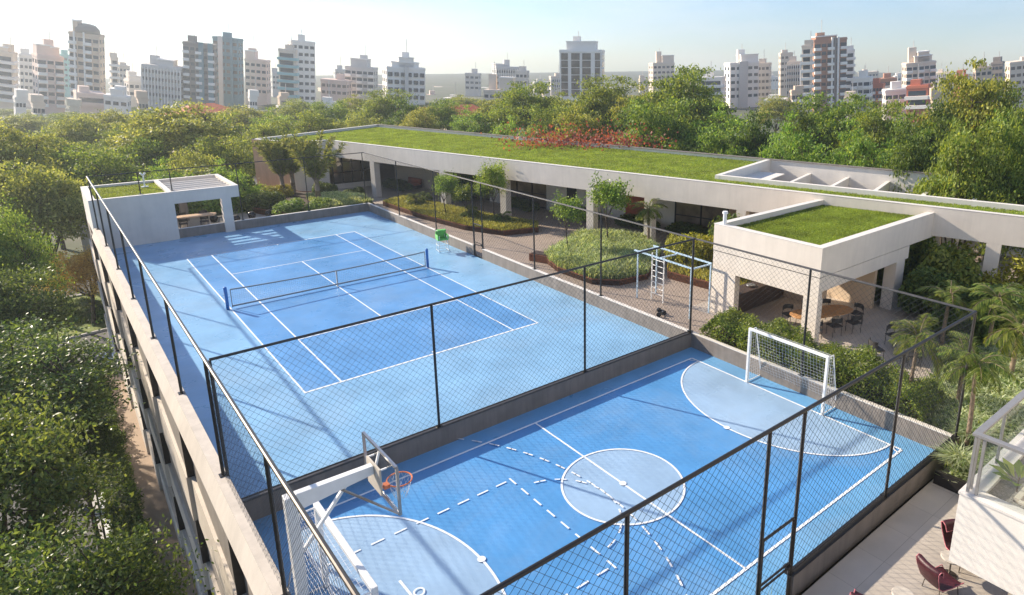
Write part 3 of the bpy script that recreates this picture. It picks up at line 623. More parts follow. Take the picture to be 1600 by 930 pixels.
def room_glass(s0, s1, v):
    f = MB(); n = max(2, int((s1 - s0) / 1.3))
    for k in range(n + 1): p = back(s0 + (s1 - s0) * k / n, v - .03); f.beam((p[0], p[1], 0), (p[0], p[1], 3.8), .07, .07)
    for z in (.05, 1.1, 2.6, 3.75): a, b = back(s0, v - .03), back(s1, v - .03); f.beam((*a, z), (*b, z), .06, .06)
    fr = part(f, 'window_frame', M['metal'], wing); part(MB().wallseg(back(s0, v), back(s1, v), .02, 0, 3.8), 'window_glass', M['roomglass'], wing)
room_glass(10.9, 15.2, 4.6); room_glass(16.3, 21.0, 4.8); room_glass(32.2, 36, 4.6)
part(MB().wallseg(back(9.0, 9.0), back(37, 9.0), .2, -.02, roofz - .31), 'inner_wall', M['beige'], wing)
part(MB().prism([on(1, .3), on(38, .3), on(38, 9), on(1, 9)], roofz - .34, roofz - .31), 'ceiling', M['white'], wing)
sofa = thing('garden_sofa', 'orange cushioned lounge sofa against the beige inner wall of the wing', 'sofa', (*back(5.7, 4.4), 0), math.atan2(uF[1], uF[0]))
MB().box(-.9, .9, -.35, .4, .12, .4).build('base', M['dwood'], sofa); MB().box(-.85, .85, -.33, .3, .4, .55).build('seat_cushion', M['redpic'], sofa, bevel=.04); MB().box(-.85, .85, .28, .42, .5, .95).build('back_cushion', M['redpic'], sofa, bevel=.04)

# ------------------------------------------------------------ pavilion with barbecue, right
pav = thing('dining_pavilion', 'white square pavilion with grass roof and open sides, right of the courts', 'building', (16, -17, 0))
px0, py0, py1, PZT = 11.95, -19.8, -14.45, 4.12
def fronts(s): return s
pw = MB()      # west face with opening
def pbox(x0, x1, y0, y1, z0, z1, name='wall', m='stucco', **k): return part(MB().box(x0, x1, y0, y1, z0, z1), name, M[m], pav, **k)
op0, op1 = -19.15, -15.75
pbox(px0, px0 + .35, py0, op0, -.02, 2.02, 'corner_pier'); pbox(px0, px0 + .35, op1, py1, -.02, 2.02, 'corner_pier')
pbox(px0 + .012, px0 + .3, py0 + .012, py1 - .012, 2.021, 2.90, 'lower_beam'); pbox(px0, px0 + .3, py0, py1, 2.93, PZT, 'roof_band')
sb = 22.7
pbox(px0 + .31, 19.5, py0 + .012, py0 + .29, 2.30, 2.90, 'lower_beam'); pbox(px0 + .301, sb, py0, py0 + .3, 2.93, PZT, 'roof_band')
pbox(18.4, 19.2, py0 + .01, py0 + .55, -.02, 2.30, 'corner_pier')
pbox(px0 + .301, 21.7, py1 - .3, py1, 2.93, PZT, 'roof_band'); pbox(px0 + .36, 18.1, py1 - .25, py1 - .012, 2.35, 2.93, 'north_beam', 'beige'); pbox(18.1, 19.2, py1 - .25, py1 - .012, -.02, 2.93, 'north_wall', 'beige')
# inner beige wall with doorway on the far side
pbox(16.3, 16.5, py0 + 2.2, py1 - .26, -.02, 2.93, 'inner_wall', 'beige'); 
pbox(17.9, 18.1, -19.1, -16.4, -.02, 2.93, 'inner_wall', 'beige')
part(MB().prism([(px0 + .3, py0 + .3), (22.6, py0 + .3), (21.6, py1 - .3), (px0 + .3, py1 - .3)], 3.55, 3.80), 'roof_slab', M['stucco'], pav)
part(MB().box(px0 + .35, 19, py0 + .3, py1 - .3, 2.9, 2.92), 'ceiling', M['beige'], pav)
for a in ((px0 - .01, px0 + .31, py0 - .01, py1 + .01), (px0 + .311, sb, py0 - .01, py0 + .31), (px0 + .311, 21.7, py1 - .31, py1 + .01)):
    pbox(*a, PZT, PZT + .025, 'coping', 'cap')
pbox(px0 + .005, px0 + .3, py0 + .004, py1 - .004, 2.902, 2.928, 'shadow_joint', 'void')
vp = thing('vent_pipe', 'white vent pipe with cap standing on the pavilion roof edge', 'vent', (px0 + .15, py1 - .45, PZT + .025))
MB().tube((0, 0, 0), (0, 0, .52), .085, n=14).build('pipe', M['wmetal'], vp); MB().tube((0, 0, .5), (0, 0, .6), .13, .11, n=14).build('cap', M['wmetal'], vp)
vp2 = thing('vent_pipe', 'white forked vent standing on the grass roof of the small left pavilion', 'vent', (*at(226, 290, 3.1)[:2], 3.0))
MB().tube((0, 0, 0), (0, 0, .8), .05, n=10).build('pipe', M['wmetal'], vp2); MB().tube((0, 0, .78), (.15, 0, .95), .06, n=10).tube((0, 0, .78), (-.15, 0, .95), .06, n=10).build('cap', M['wmetal'], vp2); MB().box(-.2, .2, -.1, .1, 0, .05).build('base', M['wmetal'], vp2)
bq = thing('barbecue_counter', 'dark timber barbecue counter with steel hood inside the right pavilion', 'counter', (13.9, -15.2, 0))
MB().box(-1.4, 2.2, -.35, .35, -.02, .9).build('cabinet', M['dwood'], bq); MB().box(-1.45, 2.25, -.4, .4, .9, .95).build('worktop', M['dwood'], bq); MB().lathe([(.18, 0), (.22, .06), (.2, .08)], (0, 0, .95), 20).build('sink', M['steel'], bq)
hd = MB().box(1.0, 1.9, -.3, .35, 1.5, 1.62); hd.box(1.25, 1.65, -.1, .3, 1.62, 2.88); hd.build('hood', M['steel'], bq)

def dining_table(name, label, x, y, rz, L, Wd, mt='wood', h=.75):
    t = thing(name, label, 'table', (x, y, 0), rz)
    n = 40; poly = [(L/2 * math.copysign(abs(math.cos(a))**.55, math.cos(a)), Wd/2 * math.copysign(abs(math.sin(a))**.75, math.sin(a))) for a in [2*math.pi*k/n for k in range(n)]]
    MB().prism(poly, h - .05, h).build('tabletop', M[mt], t, bevel=.01)
    for s_ in (-1, 1): MB().lathe([(.26, 0), (.24, .06), (.14, .4), (.2, h - .06)], (s_ * L * .26, 0, 0), 18).build('pedestal', M['stone'], t, smooth=True)
    return t
def chair(name, label, x, y, rz, group, mseat='seat', mback='dark'):
    t = thing(name, label, 'chair', (x, y, 0), rz, group)
    MB().box(-.25, .25, -.24, .24, .42, .47).build('seat', M[mseat], t, bevel=.015)
    bk = MB(); n = 9
    for k in range(n):
        a0, a1 = math.pi * (.08 + .84*k/n), math.pi * (.08 + .84*(k+1)/n)
        p, q = (.27*math.cos(a0), .05 + .22*math.sin(a0)), (.27*math.cos(a1), .05 + .22*math.sin(a1))
        bk.wallseg(p, q, .025, .62, .82)
    bk.build('backrest', M[mback], t)
    for sx in (-.22, .22):
        for sy in (-.2, .2): MB().tube((sx, sy, 0), (sx*.98, sy, .80 if sy > 0 else .45), .014).build('leg', M['dark'], t)
    return t
ta = math.atan2(-1.07, 2.92)
dining_table('dining_table', 'long orange teak dining table with rounded ends inside the right pavilion', 14.0, -18.85, ta, 3.0, 1.15)
ch = chair('dining_chair', 'cord chair at the teak table, on the counter side nearest the courts', 12.75, -17.65, ta + 0, 'chairs at the teak table', 'dark')
tdir = np.array((math.cos(ta), math.sin(ta))); tn = np.array((-tdir[1], tdir[0]))
for i, (s_, side, lb) in enumerate(((0.0, 1, 'middle cord chair on the counter side of the teak table'), (1.0, 1, 'cord chair at the teak table, on the counter side farthest from the courts'),
    (-1.0, -1, 'cord chair at the teak table, on the open side nearest the white corner pier'), (0.0, -1, 'middle cord chair on the open side of the teak table'), (1.0, -1, 'cord chair at the teak table, on the open side near the rear pier'))):
    p = np.array((14.0, -18.85)) + tdir * s_ + tn * side * .85
    dup(ch, (p[0], p[1], 0), ta + (0 if side > 0 else math.pi), lb)
p = np.array((14.0, -18.85)) + tdir * 1.85; dup(ch, (p[0], p[1], 0), ta - math.pi/2, 'cord chair at the head of the teak table by the inner wall')
p = np.array((14.0, -18.85)) - tdir * 1.0 + tn * .85; ch.location = (p[0], p[1], 0)
# outdoor tables right of the pavilion
t2 = dining_table('dining_table', 'round dark outdoor table under the palms beside the pavilion', 14.2, -22.6, 0, 1.3, 1.3, 'dwood')
for i, (x, y, a, lb) in enumerate(((12.75, -21.95, 60, 'dark curved back chair standing alone behind the hedge, right of the pavilion'), (13.35, -23.15, 120, 'dark outdoor chair at the round table, nearest the hedge'), (14.6, -21.75, -20, 'dark outdoor chair at the round table, on the pavilion side'), (15.1, -23.0, -100, 'dark outdoor chair at the round table, farthest from the courts'))):
    dup(ch, (x, y, 0), R(a), lb, 'chairs outside the right pavilion')

# ------------------------------------------------------------ small pavilion, far left
lp = thing('corner_pavilion', 'small white pavilion with grass roof and pergola, far left corner of the tennis court', 'building', (-4, 18, 0))
lx0, lx1, ly0, ly1, LZ = -8.42, -.62, 15.92, 21.9, 3.08
def lbox(x0, x1, y0, y1, z0, z1, name='wall', m='stucco', **k): return part(MB().box(x0, x1, y0, y1, z0, z1), name, M[m], lp, **k)
lbox(lx0, -4.42, ly0, ly0 + .25, -.02, LZ, 'front_wall'); lbox(-4.419, lx1, ly0, ly0 + .25, 2.32, LZ, 'front_beam'); lbox(-1.72, -1.15, ly0 + .002, ly0 + .5, -.02, 2.32, 'front_pier')
lbox(lx0 - .35, lx0, 15.92, ly1, -7.5, LZ, 'street_wall', 'white'); lbox(lx0 + .001, lx1, ly1 - .25, ly1, 2.32, LZ, 'rear_beam'); lbox(lx1 - .25, lx1, ly0 + .251, ly1 - .251, 2.32, LZ, 'side_beam')
lbox(-3.4, -2.9, ly1 - .4, ly1 - .01, -.02, 2.32, 'rear_pier', 'taupe'); lbox(-4.67, -4.42, ly0 + .251, ly1 - .26, 2.5, LZ, 'middle_beam'); lbox(-4.66, -4.44, ly0 + .251, ly1 - 1.9, -.02, 2.5, 'inner_wall')
lbox(lx0 + .001, -4.671, ly0 + .251, ly1 - .251, 2.55, 2.78, 'roof_slab')
for k in range(6): yk = ly0 + .25 + (ly1 - ly0 - .5) * (k + .7) / 6.6; lbox(-4.419, lx1 - .251, yk - .05, yk + .05, 2.78, 2.95, 'pergola_slat', 'white')
for a in ((lx0 - .36, lx0 + .01, ly0 - .01, ly1 + .01), (lx0 + .011, lx1 + .01, ly0 - .01, ly0 + .26), (lx0 + .011, lx1 + .01, ly1 - .26, ly1 + .01), (lx1 - .26, lx1 + .01, ly0 + .261, ly1 - .261), (-4.68, -4.41, ly0 + .261, ly1 - .261)): lbox(*a, LZ, LZ + .02, 'coping', 'cap')
dining_table('dining_table', 'pale wooden table with rounded ends under the far left pergola', -2.85, 19.3, R(-8), 2.6, 1.1, 'pwood')
for x, y, a, lb in ((-3.75, 18.45, 175, 'chair with white cushion at the pergola table, front left'), (-2.5, 18.4, 180, 'chair at the pergola table, front right beside the pedestal'), (-3.5, 20.25, 5, 'chair at the pergola table, back left by the rear pier'), (-2.2, 20.2, 0, 'chair at the pergola table, back right'), (-1.25, 19.25, -90, 'chair at the right end of the pergola table')):
    c_ = dup(ch, (x, y, 0), R(a), lb, 'chairs at the pergola table')
for x, y, lb in ((-1.65, 19.9, 'black round garden stool seen left of the white front pier of the far pergola'), (-.42, 18.9, 'black round garden stool just right of the white front pier of the far pergola'), (.75, 19.4, 'large black round garden stool beside the fence post at the far end'), (1.85, 19.2, 'small black round garden stool near the rusty planter edge'), (2.35, 19.7, 'black round garden stool nearest the rusty planter edge')):
    t = thing('garden_stool', lb, 'stool', (x, y, -.02), 0, 'black stools behind the far wall')
    MB().lathe([(.16, 0), (.22, .06), (.27, .2), (.26, .32), (.2, .43), (.14, .46)], n=24).build('body', M['black'], t, smooth=True); MB().lathe([(.15, .455), (.15, .48), (.13, .49)], n=24).build('seat', M['dark'], t)

# ------------------------------------------------------------ terrace furniture and balcony, lower right
def lounge(label, p, rz, sc=1.):
    t = thing('lounge_chair', label, 'chair', (p[0], p[1], .10), rz, 'burgundy lounge chairs on the terrace', (sc,)*3)
    # one folded ribbon of woven leather: seat, back, and a curled-over headrest
    prof = [(.42, .34), (.40, .42), (.0, .36), (-.30, .33), (-.42, .42), (-.56, .78), (-.60, .98), (-.52, 1.04), (-.42, .98), (-.36, .80)]
    wds = [.32, .36, .36, .33, .31, .36, .38, .38, .36, .33]
    sh = MB(); vs = []
    for (x, z), w_ in zip(prof, wds):
        for k in range(7): yy_ = -w_ + 2*w_*k/6; vs.append((x - .06*(1-(yy_/w_)**2)*(1 if x < -.3 else 0), yy_, z - .05*(1-(yy_/w_)**2)*(1 if x > -.3 else 0)))
    fs = [(i*7+k, i*7+k+1, (i+1)*7+k+1, (i+1)*7+k) for i in range(len(prof)-1) for k in range(6)]
    sh.add(vs, fs); o = sh.build('shell', M['burg'], t, smooth=True); md = o.modifiers.new('solid', 'SOLIDIFY'); md.thickness = .03
    md2 = o.modifiers.new('sub', 'SUBSURF'); md2.levels = md2.render_levels = 2
    pp = MB()
    for s_ in (0, 6):
        ring_ = [vs[i*7+s_] for i in range(len(prof))]; pp.path(ring_, [.014]*len(ring_), 6)
    for i in (0, len(prof)-1): pp.path(vs[i*7:i*7+7], [.014]*7, 6)
    pp.build('piping', M['pipe'], t)
    for sx, sy in ((.34, .3), (.34, -.3), (-.34, .28), (-.34, -.28)): MB().tube((sx, sy, 0), (sx*.9, sy*.85, .36), .014).build('leg', M['metal2'], t)
    return t
lc = at(1468, 922, .1)[:2]
lounge('burgundy woven lounge chair with rose piping in the open sun on the terrace', lc, R(-20), .78)
l2 = at(1502, 880, .1)[:2]; lounge('burgundy woven chair half hidden behind the white balcony wall', l2, R(235), .78)
l3 = at(1352, 965, .1)[:2]; lounge('burgundy woven chair cut off by the bottom edge of the picture', l3, R(20), .78)
for (uu, vv, lb) in ((1411, 930, 'small pale round side table at the bottom edge beside the lounge chairs'), (1487, 872, 'small round side table between the chairs and the balcony wall')):
    p = at(uu, vv, .55); t = thing('side_table', lb, 'table', (p[0], p[1], .10), 0, 'round side tables on the terrace'); MB().lathe([(.21, .44), (.22, .45), (.22, .47), (.21, .48)], n=28).build('tabletop', M['stone'], t); MB().tube((0, 0, .02), (0, 0, .44), .02, n=8).build('stem', M['metal2'], t); MB().lathe([(.16, 0), (.16, .02), (.03, .03)], n=24).build('base', M['metal2'], t)
bal = thing('balcony', 'white walled apartment balcony with glass railing, at the right edge above the terrace', 'balcony', (1.9, -28.97, 0))
bx0, by0, zb0, zl, zt0 = 1.9, -28.97, 1.45, 3.03, 4.33; bx1, by1 = 9.0, -34.0
part(MB().box(bx0, bx0 + .3, by1, by0, zb0, zl - .03), 'wall', M['white'], bal); part(MB().box(bx0 + .301, bx1, by0 - .3, by0, zb0, zl - .03), 'wall', M['white'], bal)
part(MB().box(bx0 - .02, bx0 + .34, by1, by0 + .02, zl - .03, zl + .02), 'coping', M['cap'], bal); part(MB().box(bx0 + .341, bx1, by0 - .34, by0 + .02, zl - .03, zl + .02), 'coping', M['cap'], bal)
part(MB().box(bx0 + .301, bx1, by1, by0 - .301, zb0, zb0 + .9), 'floor', M['terrace'], bal)
part(MB().box(bx0 + .7, bx0 + .8, by1, by0 - .8, zb0 + .9, zl - .1), 'planter_wall', M['stucco'], bal); part(MB().box(bx0 + .801, bx1, by0 - .8, by0 - .7, zb0 + .9, zl - .1), 'planter_wall', M['stucco'], bal)
part(MB().box(bx0 + .302, bx0 + .699, by1, by0 - .302, zb0 + .9, zl - .14), 'pebble_bed', M['pebble'], bal); part(MB().box(bx0 + .7, bx1, by0 - .699, by0 - .302, zb0 + .9, zl - .145), 'pebble_bed', M['pebble'], bal)
rl = MB(); rl.beam((bx0 + .1, by1, zt0 - .03), (bx0 + .1, by0 - .04, zt0 - .03), .13, .06); rl.beam((bx0 + .166, by0 - .10, zt0 - .03), (bx1, by0 - .10, zt0 - .03), .13, .06)
part(rl, 'handrail', M['gmetal'], bal, bevel=.006)
for q in ((bx0 + .1, by0 - .1), (bx0 + .1, by0 - .25), (bx0 + .1, by0 - 1.9), (bx0 + .1, by0 - 3.6), (bx0 + .25, by0 - .1), (bx0 + 1.55, by0 - .1), (bx0 + 3.2, by0 - .1)): part(MB().box(q[0]-.025, q[0]+.025, q[1]-.025, q[1]+.025, zl + .02, zt0 - .06), 'baluster', M['gmetal'], bal)
part(MB().box(bx0 + .095, bx0 + .107, by1, by0 - .27, zl + .06, zt0 - .07), 'glass_panel', M['balglass'], bal); part(MB().box(bx0 + .27, bx1, by0 - .107, by0 - .095, zl + .06, zt0 - .07), 'glass_panel', M['balglass'], bal)
apt = thing('apartment_tower', 'white apartment tower carrying the balcony, beyond the right edge of the picture', 'building', (6, -38, 0))
part(MB().box(1.9, 14, -44, -34.01, -.1, 16), 'wall', M['white'], apt); part(MB().box(3, 8, -34.0, -33.97, 2.4, 4.9), 'window', M['roomglass'], apt)

# ------------------------------------------------------------ vegetation generators
def leaf_cloud(P, L, Wd, rng, up=.35, Nrm=None):
    "diamond leaves at points P; returns V, F"
    n = len(P); L = L * rng.uniform(.7, 1.25, (n, 1)); Wd = Wd * rng.uniform(.7, 1.2, (n, 1))
    a = rng.normal(size=(n, 3)); a /= np.linalg.norm(a, axis=1, keepdims=True)
    nr = rng.normal(size=(n, 3)); nr[:, 2] = np.abs(nr[:, 2]) + up
    if Nrm is not None: nr += Nrm * 1.2
    a = a - nr * (np.sum(a * nr, 1, keepdims=True) / np.sum(nr * nr, 1, keepdims=True)); a /= np.linalg.norm(a, axis=1, keepdims=True) + 1e-9
    b = np.cross(nr, a); b /= np.linalg.norm(b, axis=1, keepdims=True) + 1e-9
    V = np.stack([P - a * L / 2, P - a * L * .05 + b * Wd / 2, P + a * L / 2, P - a * L * .05 - b * Wd / 2], 1).reshape(-1, 3)
    return V, np.arange(4 * n).reshape(-1, 4)
def tree_proto(seed, rx, hc, ht, nclump, per, leaf, lm, flat=.42, dome=1.0, base=.0, droop=.0, clr=.21, trunk_r=.2):
    """crown half width rx, crown height hc, whole height ht. Returns (trunk mesh, crown mesh)"""
    rng = np.random.default_rng(seed); zc0 = ht - hc
    tr = MB(); fork = np.array([rng.uniform(-.3, .3), rng.uniform(-.3, .3), max(.8, zc0 * .75)])
    tr.path([(0, 0, -.3), fork * (.5, .5, .5), fork], [trunk_r * 1.25, trunk_r, trunk_r * .85], 9)
    nl = 6; limbs = []
    for k in range(nl):
        a = 2 * math.pi * (k + rng.uniform(-.25, .25)) / nl; rr = rx * rng.uniform(.35, .6); z = zc0 + hc * rng.uniform(.35, .75)
        e = np.array([math.cos(a) * rr, math.sin(a) * rr, z]); mid = fork * .45 + e * .55 + np.array([math.cos(a), math.sin(a), 0]) * rr * .12 + (0, 0, -hc * .06)
        tr.path([fork, mid, e], [trunk_r * .6, trunk_r * .38, trunk_r * .22], 6); limbs += [mid, (mid + e) / 2, e]
    limbs.append(fork + (0, 0, hc * .3)); tr.path([fork, limbs[-1]], [trunk_r * .5, trunk_r * .25], 6)
    limbs = np.array(limbs)
    # lobed crown outline
    ph = rng.uniform(0, 6.28, 4); PP = []
    cl = []
    k = 0
    while len(cl) < nclump:
        k += 1
        d = rng.normal(size=3); d /= np.linalg.norm(d); d[2] = abs(d[2]) * 1.0 - (.35 if rng.random() < .45 else 0)
        az = math.atan2(d[1], d[0]); lob = 1 + .16 * math.sin(3 * az + ph[0]) + .12 * math.sin(5 * az + ph[1]) + .10 * math.sin(4 * d[2] * 3 + ph[2])
        r = rng.uniform(.35, 1) ** .5 * lob
        p = np.array([d[0] * r * rx * .86, d[1] * r * rx * .86, zc0 + hc * .30 + d[2] * r * hc * .62 * dome])
        if p[2] < zc0 * .9: continue
        cl.append(p)
    cl = np.array(cl)
    for c in cl:
        rc_ = rx * clr * rng.uniform(.65, 1.3); n = int(per * rng.uniform(.7, 1.3))
        q = rng.normal(size=(n, 3)) * (rc_ * .62, rc_ * .62, rc_ * flat * .62)
        rad = np.hypot(q[:, 0], q[:, 1]); q[:, 2] -= droop * rad * rad / rc_ + .0
        PP.append(c + q)
        if rng.random() < .7:
            j = np.argmin(np.linalg.norm(limbs - c, axis=1)); m_ = (limbs[j] + c) / 2 + rng.normal(size=3) * rx * .03; tr.path([limbs[j], m_, c], [trunk_r * .16, trunk_r * .1, trunk_r * .04], 4)
    V, F = leaf_cloud(np.concatenate(PP), leaf, leaf * .5, rng)
    return tr.mesh('trunk', M['bark'], smooth=True), npmesh('crown', V, F, lm)
def put_tree(proto, rx0, ht0, p, W, H, label, rz, name='tree', cat='tree', group=None):
    t = thing(name, label, cat, tuple(p), rz, group, (W / (2 * rx0), W / (2 * rx0), H / ht0))
    obj('trunk', proto[0], t); obj('crown', proto[1], t); return t
rnd = random.Random(4)
# ------------------------------------------------------------ street trees, left foreground
NT = [tree_proto(11, 4.2, 5.2, 12., 300, 125, .175, LF['near'], flat=.32, clr=.19, trunk_r=.24), tree_proto(12, 4.0, 4.6, 11., 250, 125, .18, LF['near'], flat=.32, clr=.19, trunk_r=.22)]
MT = [tree_proto(21, 5., 5.5, 12., 300, 120, .20, LF['tipu'], flat=.34, clr=.19), tree_proto(22, 5., 5., 12., 300, 120, .20, LF['olive'], flat=.36, clr=.19), tree_proto(23, 4.6, 5.6, 12., 280, 120, .20, LF['dark'], flat=.5, clr=.2)]
def crown_tree(proto, rx0, hc0, ht0, u_, v_, D, wpx, label, rz=0, gz=PZ, name='street_tree', cat='tree', up=1.):
    "tree whose crown centre shows at pixel (u,v), D metres away, wpx wide"
    c = atd(u_, v_, D); dep = np.linalg.norm(c - CAM); W = wpx * dep / FPX; s = W / (2 * rx0)
    Ht = (c[2] - gz) / (1 - .5 * hc0 / ht0)
    return put_tree(proto, rx0, ht0, (c[0], c[1], gz), W, Ht * up, label, rz, name, cat)
crown_tree(NT[0], 4.2, 5.2, 12, 15, 600, 30, 250, 'large dark leafy street tree left of the podium, at mid height of the picture', .3)
crown_tree(NT[1], 4.0, 4.6, 11, -50, 750, 21, 260, 'dark street tree filling the lower left edge', 1.9)
crown_tree(NT[0], 4.2, 5.2, 12, 40, 990, 15.5, 290, 'darkest near tree reaching up from the bottom left corner', 4.0)
crown_tree(NT[1], 4.0, 4.6, 11, -35, 480, 38, 170, 'leafy tree at the left edge between the olive trees and the large dark tree', 2.6)
crown_tree(NT[0], 4.2, 5.2, 12, 120, 690, 28, 95, 'small slender tree leaning towards the walkway beside the large dark tree', 1.2)
crown_tree(MT[1], 5, 5., 12, 28, 330, 62, 120, 'round green tree beside the far left corner of the podium', .5)
crown_tree(MT[0], 5, 5.5, 12, -20, 400, 44, 130, 'round green tree cut off by the left edge above the large dark tree', 2.5)
AUT = tree_proto(31, 3.4, 3.6, 7., 230, 130, .17, LF['autumn'], flat=.5, clr=.2, trunk_r=.16)
crown_tree(AUT, 3.4, 3.6, 7., 128, 420, 58, 100, 'ochre autumn coloured tree on the traffic island below the podium corner', .4)

# shrubs ------------------------------------------------------
def shrub_mesh(seed, n, leaf, lm, hx=1., hy=1., hz=1., wid=.5, shell=.55, lumps=9):
    "rounded lumpy bush filling a unit-ish box, base at z=0"
    rng = np.random.default_rng(seed); PP = []; NN = []
    for i in range(lumps):
        c = np.array([rng.uniform(-.62, .62) * hx, rng.uniform(-.62, .62) * hy, rng.uniform(.28, .62) * hz]); r = np.array([hx, hy, hz]) * rng.uniform(.32, .5)
        m = n // lumps; d = rng.normal(size=(m, 3)); d /= np.linalg.norm(d, axis=1, keepdims=True); q = c + d * r * rng.uniform(shell, 1.05, (m, 1)) ; PP.append(q); NN.append(d)
    P = np.concatenate(PP); Nn = np.concatenate(NN); k = P[:, 2] > .02; V, F = leaf_cloud(P[k], leaf, leaf * wid, rng, .3, Nn[k])
    return npmesh('foliage', V, F, lm)
def hedge_mesh(seed, n, L, Wd, H, leaf, lm):
    rng = np.random.default_rng(seed); u_ = rng.uniform(-.5, .5, (n, 3)); ax = rng.integers(0, 5, n); sh = rng.uniform(.82, 1.0, n)
    P = np.stack([u_[:, 0] * L, u_[:, 1] * Wd, (u_[:, 2] + .5) * H], 1)
    P[ax == 0, 1] = -Wd / 2 * sh[ax == 0]; P[ax == 1, 1] = Wd / 2 * sh[ax == 1]
    k = ax >= 2; P[k, 2] = H * (sh[k] * .9 + .1)
    ed = np.minimum(1, (L / 2 - np.abs(P[:, 0])) / .5); P[:, 2] *= .55 + .45 * np.clip(ed, 0, 1)
    lump = .18 * np.sin(P[:, 0] * 2.1 + seed) + .12 * np.sin(P[:, 0] * 5.3 + P[:, 1] * 3) + .08 * rng.normal(size=n); P[:, 1] += np.sign(P[:, 1]) * lump * .5; P[:, 2] = np.maximum(.02, P[:, 2] * (1 + lump * .55))
    P += rng.normal(size=(n, 3)) * .03; V, F = leaf_cloud(P, leaf, leaf * .5, rng, .4); return npmesh('foliage', V, F, lm)
def blades(seed, P, h, wid, lm, spread=.6, name='blades'):
    rng = np.random.default_rng(seed); n = len(P); a = rng.uniform(0, 2 * math.pi, n); hh = h * rng.uniform(.6, 1.3, n); sp = hh * spread * rng.uniform(.2, 1.2, n)
    d = np.stack([np.cos(a), np.sin(a), 0 * a], 1); s = np.stack([-np.sin(a), np.cos(a), 0 * a], 1) * (wid * rng.uniform(.7, 1.3, n))[:, None] / 2
    p0 = P; p1 = P + d * (sp * .35)[:, None]; p1[:, 2] += hh * .7; p2 = P + d * sp[:, None]; p2[:, 2] += hh * (1 - spread * .25 * rng.uniform(0, 1.5, n))
    V = np.concatenate([np.stack([p0 - s * .7, p0 + s * .7, p1 + s, p1 - s], 1), np.stack([p1 - s, p1 + s, p2 + s * .15, p2 - s * .15], 1)], 1).reshape(-1, 3)
    F = np.arange(8 * n).reshape(-1, 4); return npmesh(name, V, F, lm)
def pts_in(poly, n, z, rng, hump=0.):
    poly = np.array([p[:2] for p in poly]); lo, hi = poly.min(0), poly.max(0); out = []
    while len(out) < n:
        q = rng.uniform(lo, hi, (n * 3, 2)); ins = np.zeros(len(q), bool); m = len(poly)
        for i in range(m):
            a, b = poly[i], poly[(i + 1) % m]; c = ((a[1] > q[:, 1]) != (b[1] > q[:, 1])); 
            with np.errstate(divide='ignore', invalid='ignore'): xx = (b[0] - a[0]) * (q[:, 1] - a[1]) / (b[1] - a[1]) + a[0]
            ins ^= c & (q[:, 0] < xx)
        out += list(q[ins])
    q = np.array(out[:n]); zz_ = np.full(n, z)
    if hump:
        dmin = np.full(n, 9.)
        m = len(poly)
        for i in range(m):
            a, b = poly[i], poly[(i + 1) % m]; e = b - a; t_ = np.clip(((q - a) @ e) / (e @ e), 0, 1); dmin = np.minimum(dmin, np.linalg.norm(q - a - t_[:, None] * e, axis=1))
        zz_ = z + hump * np.clip(dmin / .8, 0, 1)
    return np.column_stack([q, zz_])
def planter(label, poly, h=.35, edge='rust'):
    t = thing('planter_bed', label, 'planter', (*np.mean([p[:2] for p in poly], 0), 0))
    e = MB(); n = len(poly); A = sum(poly[i][0]*poly[(i+1) % n][1] - poly[(i+1) % n][0]*poly[i][1] for i in range(n)); P_ = [np.array(p[:2]) for p in (poly if A > 0 else poly[::-1])]
    for i in range(n): e.wallseg(P_[i], P_[(i+1) % n], .04, -.02, h)
    part(e, 'edge', M[edge], t); part(MB().prism([p * 1. for p in P_], -.02, h - .06), 'soil', M['soil'], t); return t
def cover(name, label, cat, mesh): 
    o = obj(name, mesh); return tag(o, label, cat, kind='stuff')

# grass on roofs
rng0 = np.random.default_rng(7)
roofpoly1 = [A_ + (.45, -.35), B_ + (.35, .35), C_ + vF * .5, on(np.dot(W1 - C_, uF), .35), W1 + np.array((-.03, 0)), W4b, Gi + np.array((-.2, -.5))]
part(MB().prism([np.array(p, float) for p in roofpoly1], roofz - .02, roofz + .03), 'turf_bed', M['rgrass'], wing)
part(MB().wallseg(on(.6, .29), on(np.dot(W1 - C_, uF), .29), .22, roofz + .031, roofz + .045), 'gravel_margin', M['pebble'], wing)
strip = [on(np.dot(W1 - C_, uF), .3), D_ + vF * .3, W3 - nW * .02, W1 - nW * .02]
part(MB().prism(strip, roofz - .02, roofz + .028), 'turf_bed', M['rgrass'], wing)
g1_ = np.concatenate([pts_in(roofpoly1, 130000, roofz + .02, rng0), pts_in(strip, 30000, roofz + .02, rng0)])
cover('roof_grass', 'short green grass covering the roof of the long white wing', 'grass', blades(1, g1_, .08, .035, LF['turf'], name='roof_grass'))
rp2 = [(px0 + .3, py0 + .3), (sb - .1, py0 + .3), (21.55, py1 - .3), (px0 + .3, py1 - .3)]
part(MB().prism(rp2, 3.80, 3.84), 'turf_bed', M['rgrass'], pav)
cover('roof_grass', 'green grass covering the roof of the square pavilion on the right', 'grass', blades(2, pts_in(rp2, 60000, 3.83, rng0), .09, .022, LF['turf'], name='roof_grass'))
rp3 = [(lx0 + .02, ly0 + .26), (-4.68, ly0 + .26), (-4.68, ly1 - .26), (lx0 + .02, ly1 - .26)]
part(MB().prism(rp3, 2.78, 2.90), 'turf_bed', M['rgrass'], lp)
cover('roof_grass', 'dark green grass on the roof of the small left pavilion', 'grass', blades(3, pts_in(rp3, 16000, 2.89, rng0), .09, .03, LF['turf'], name='roof_grass'))

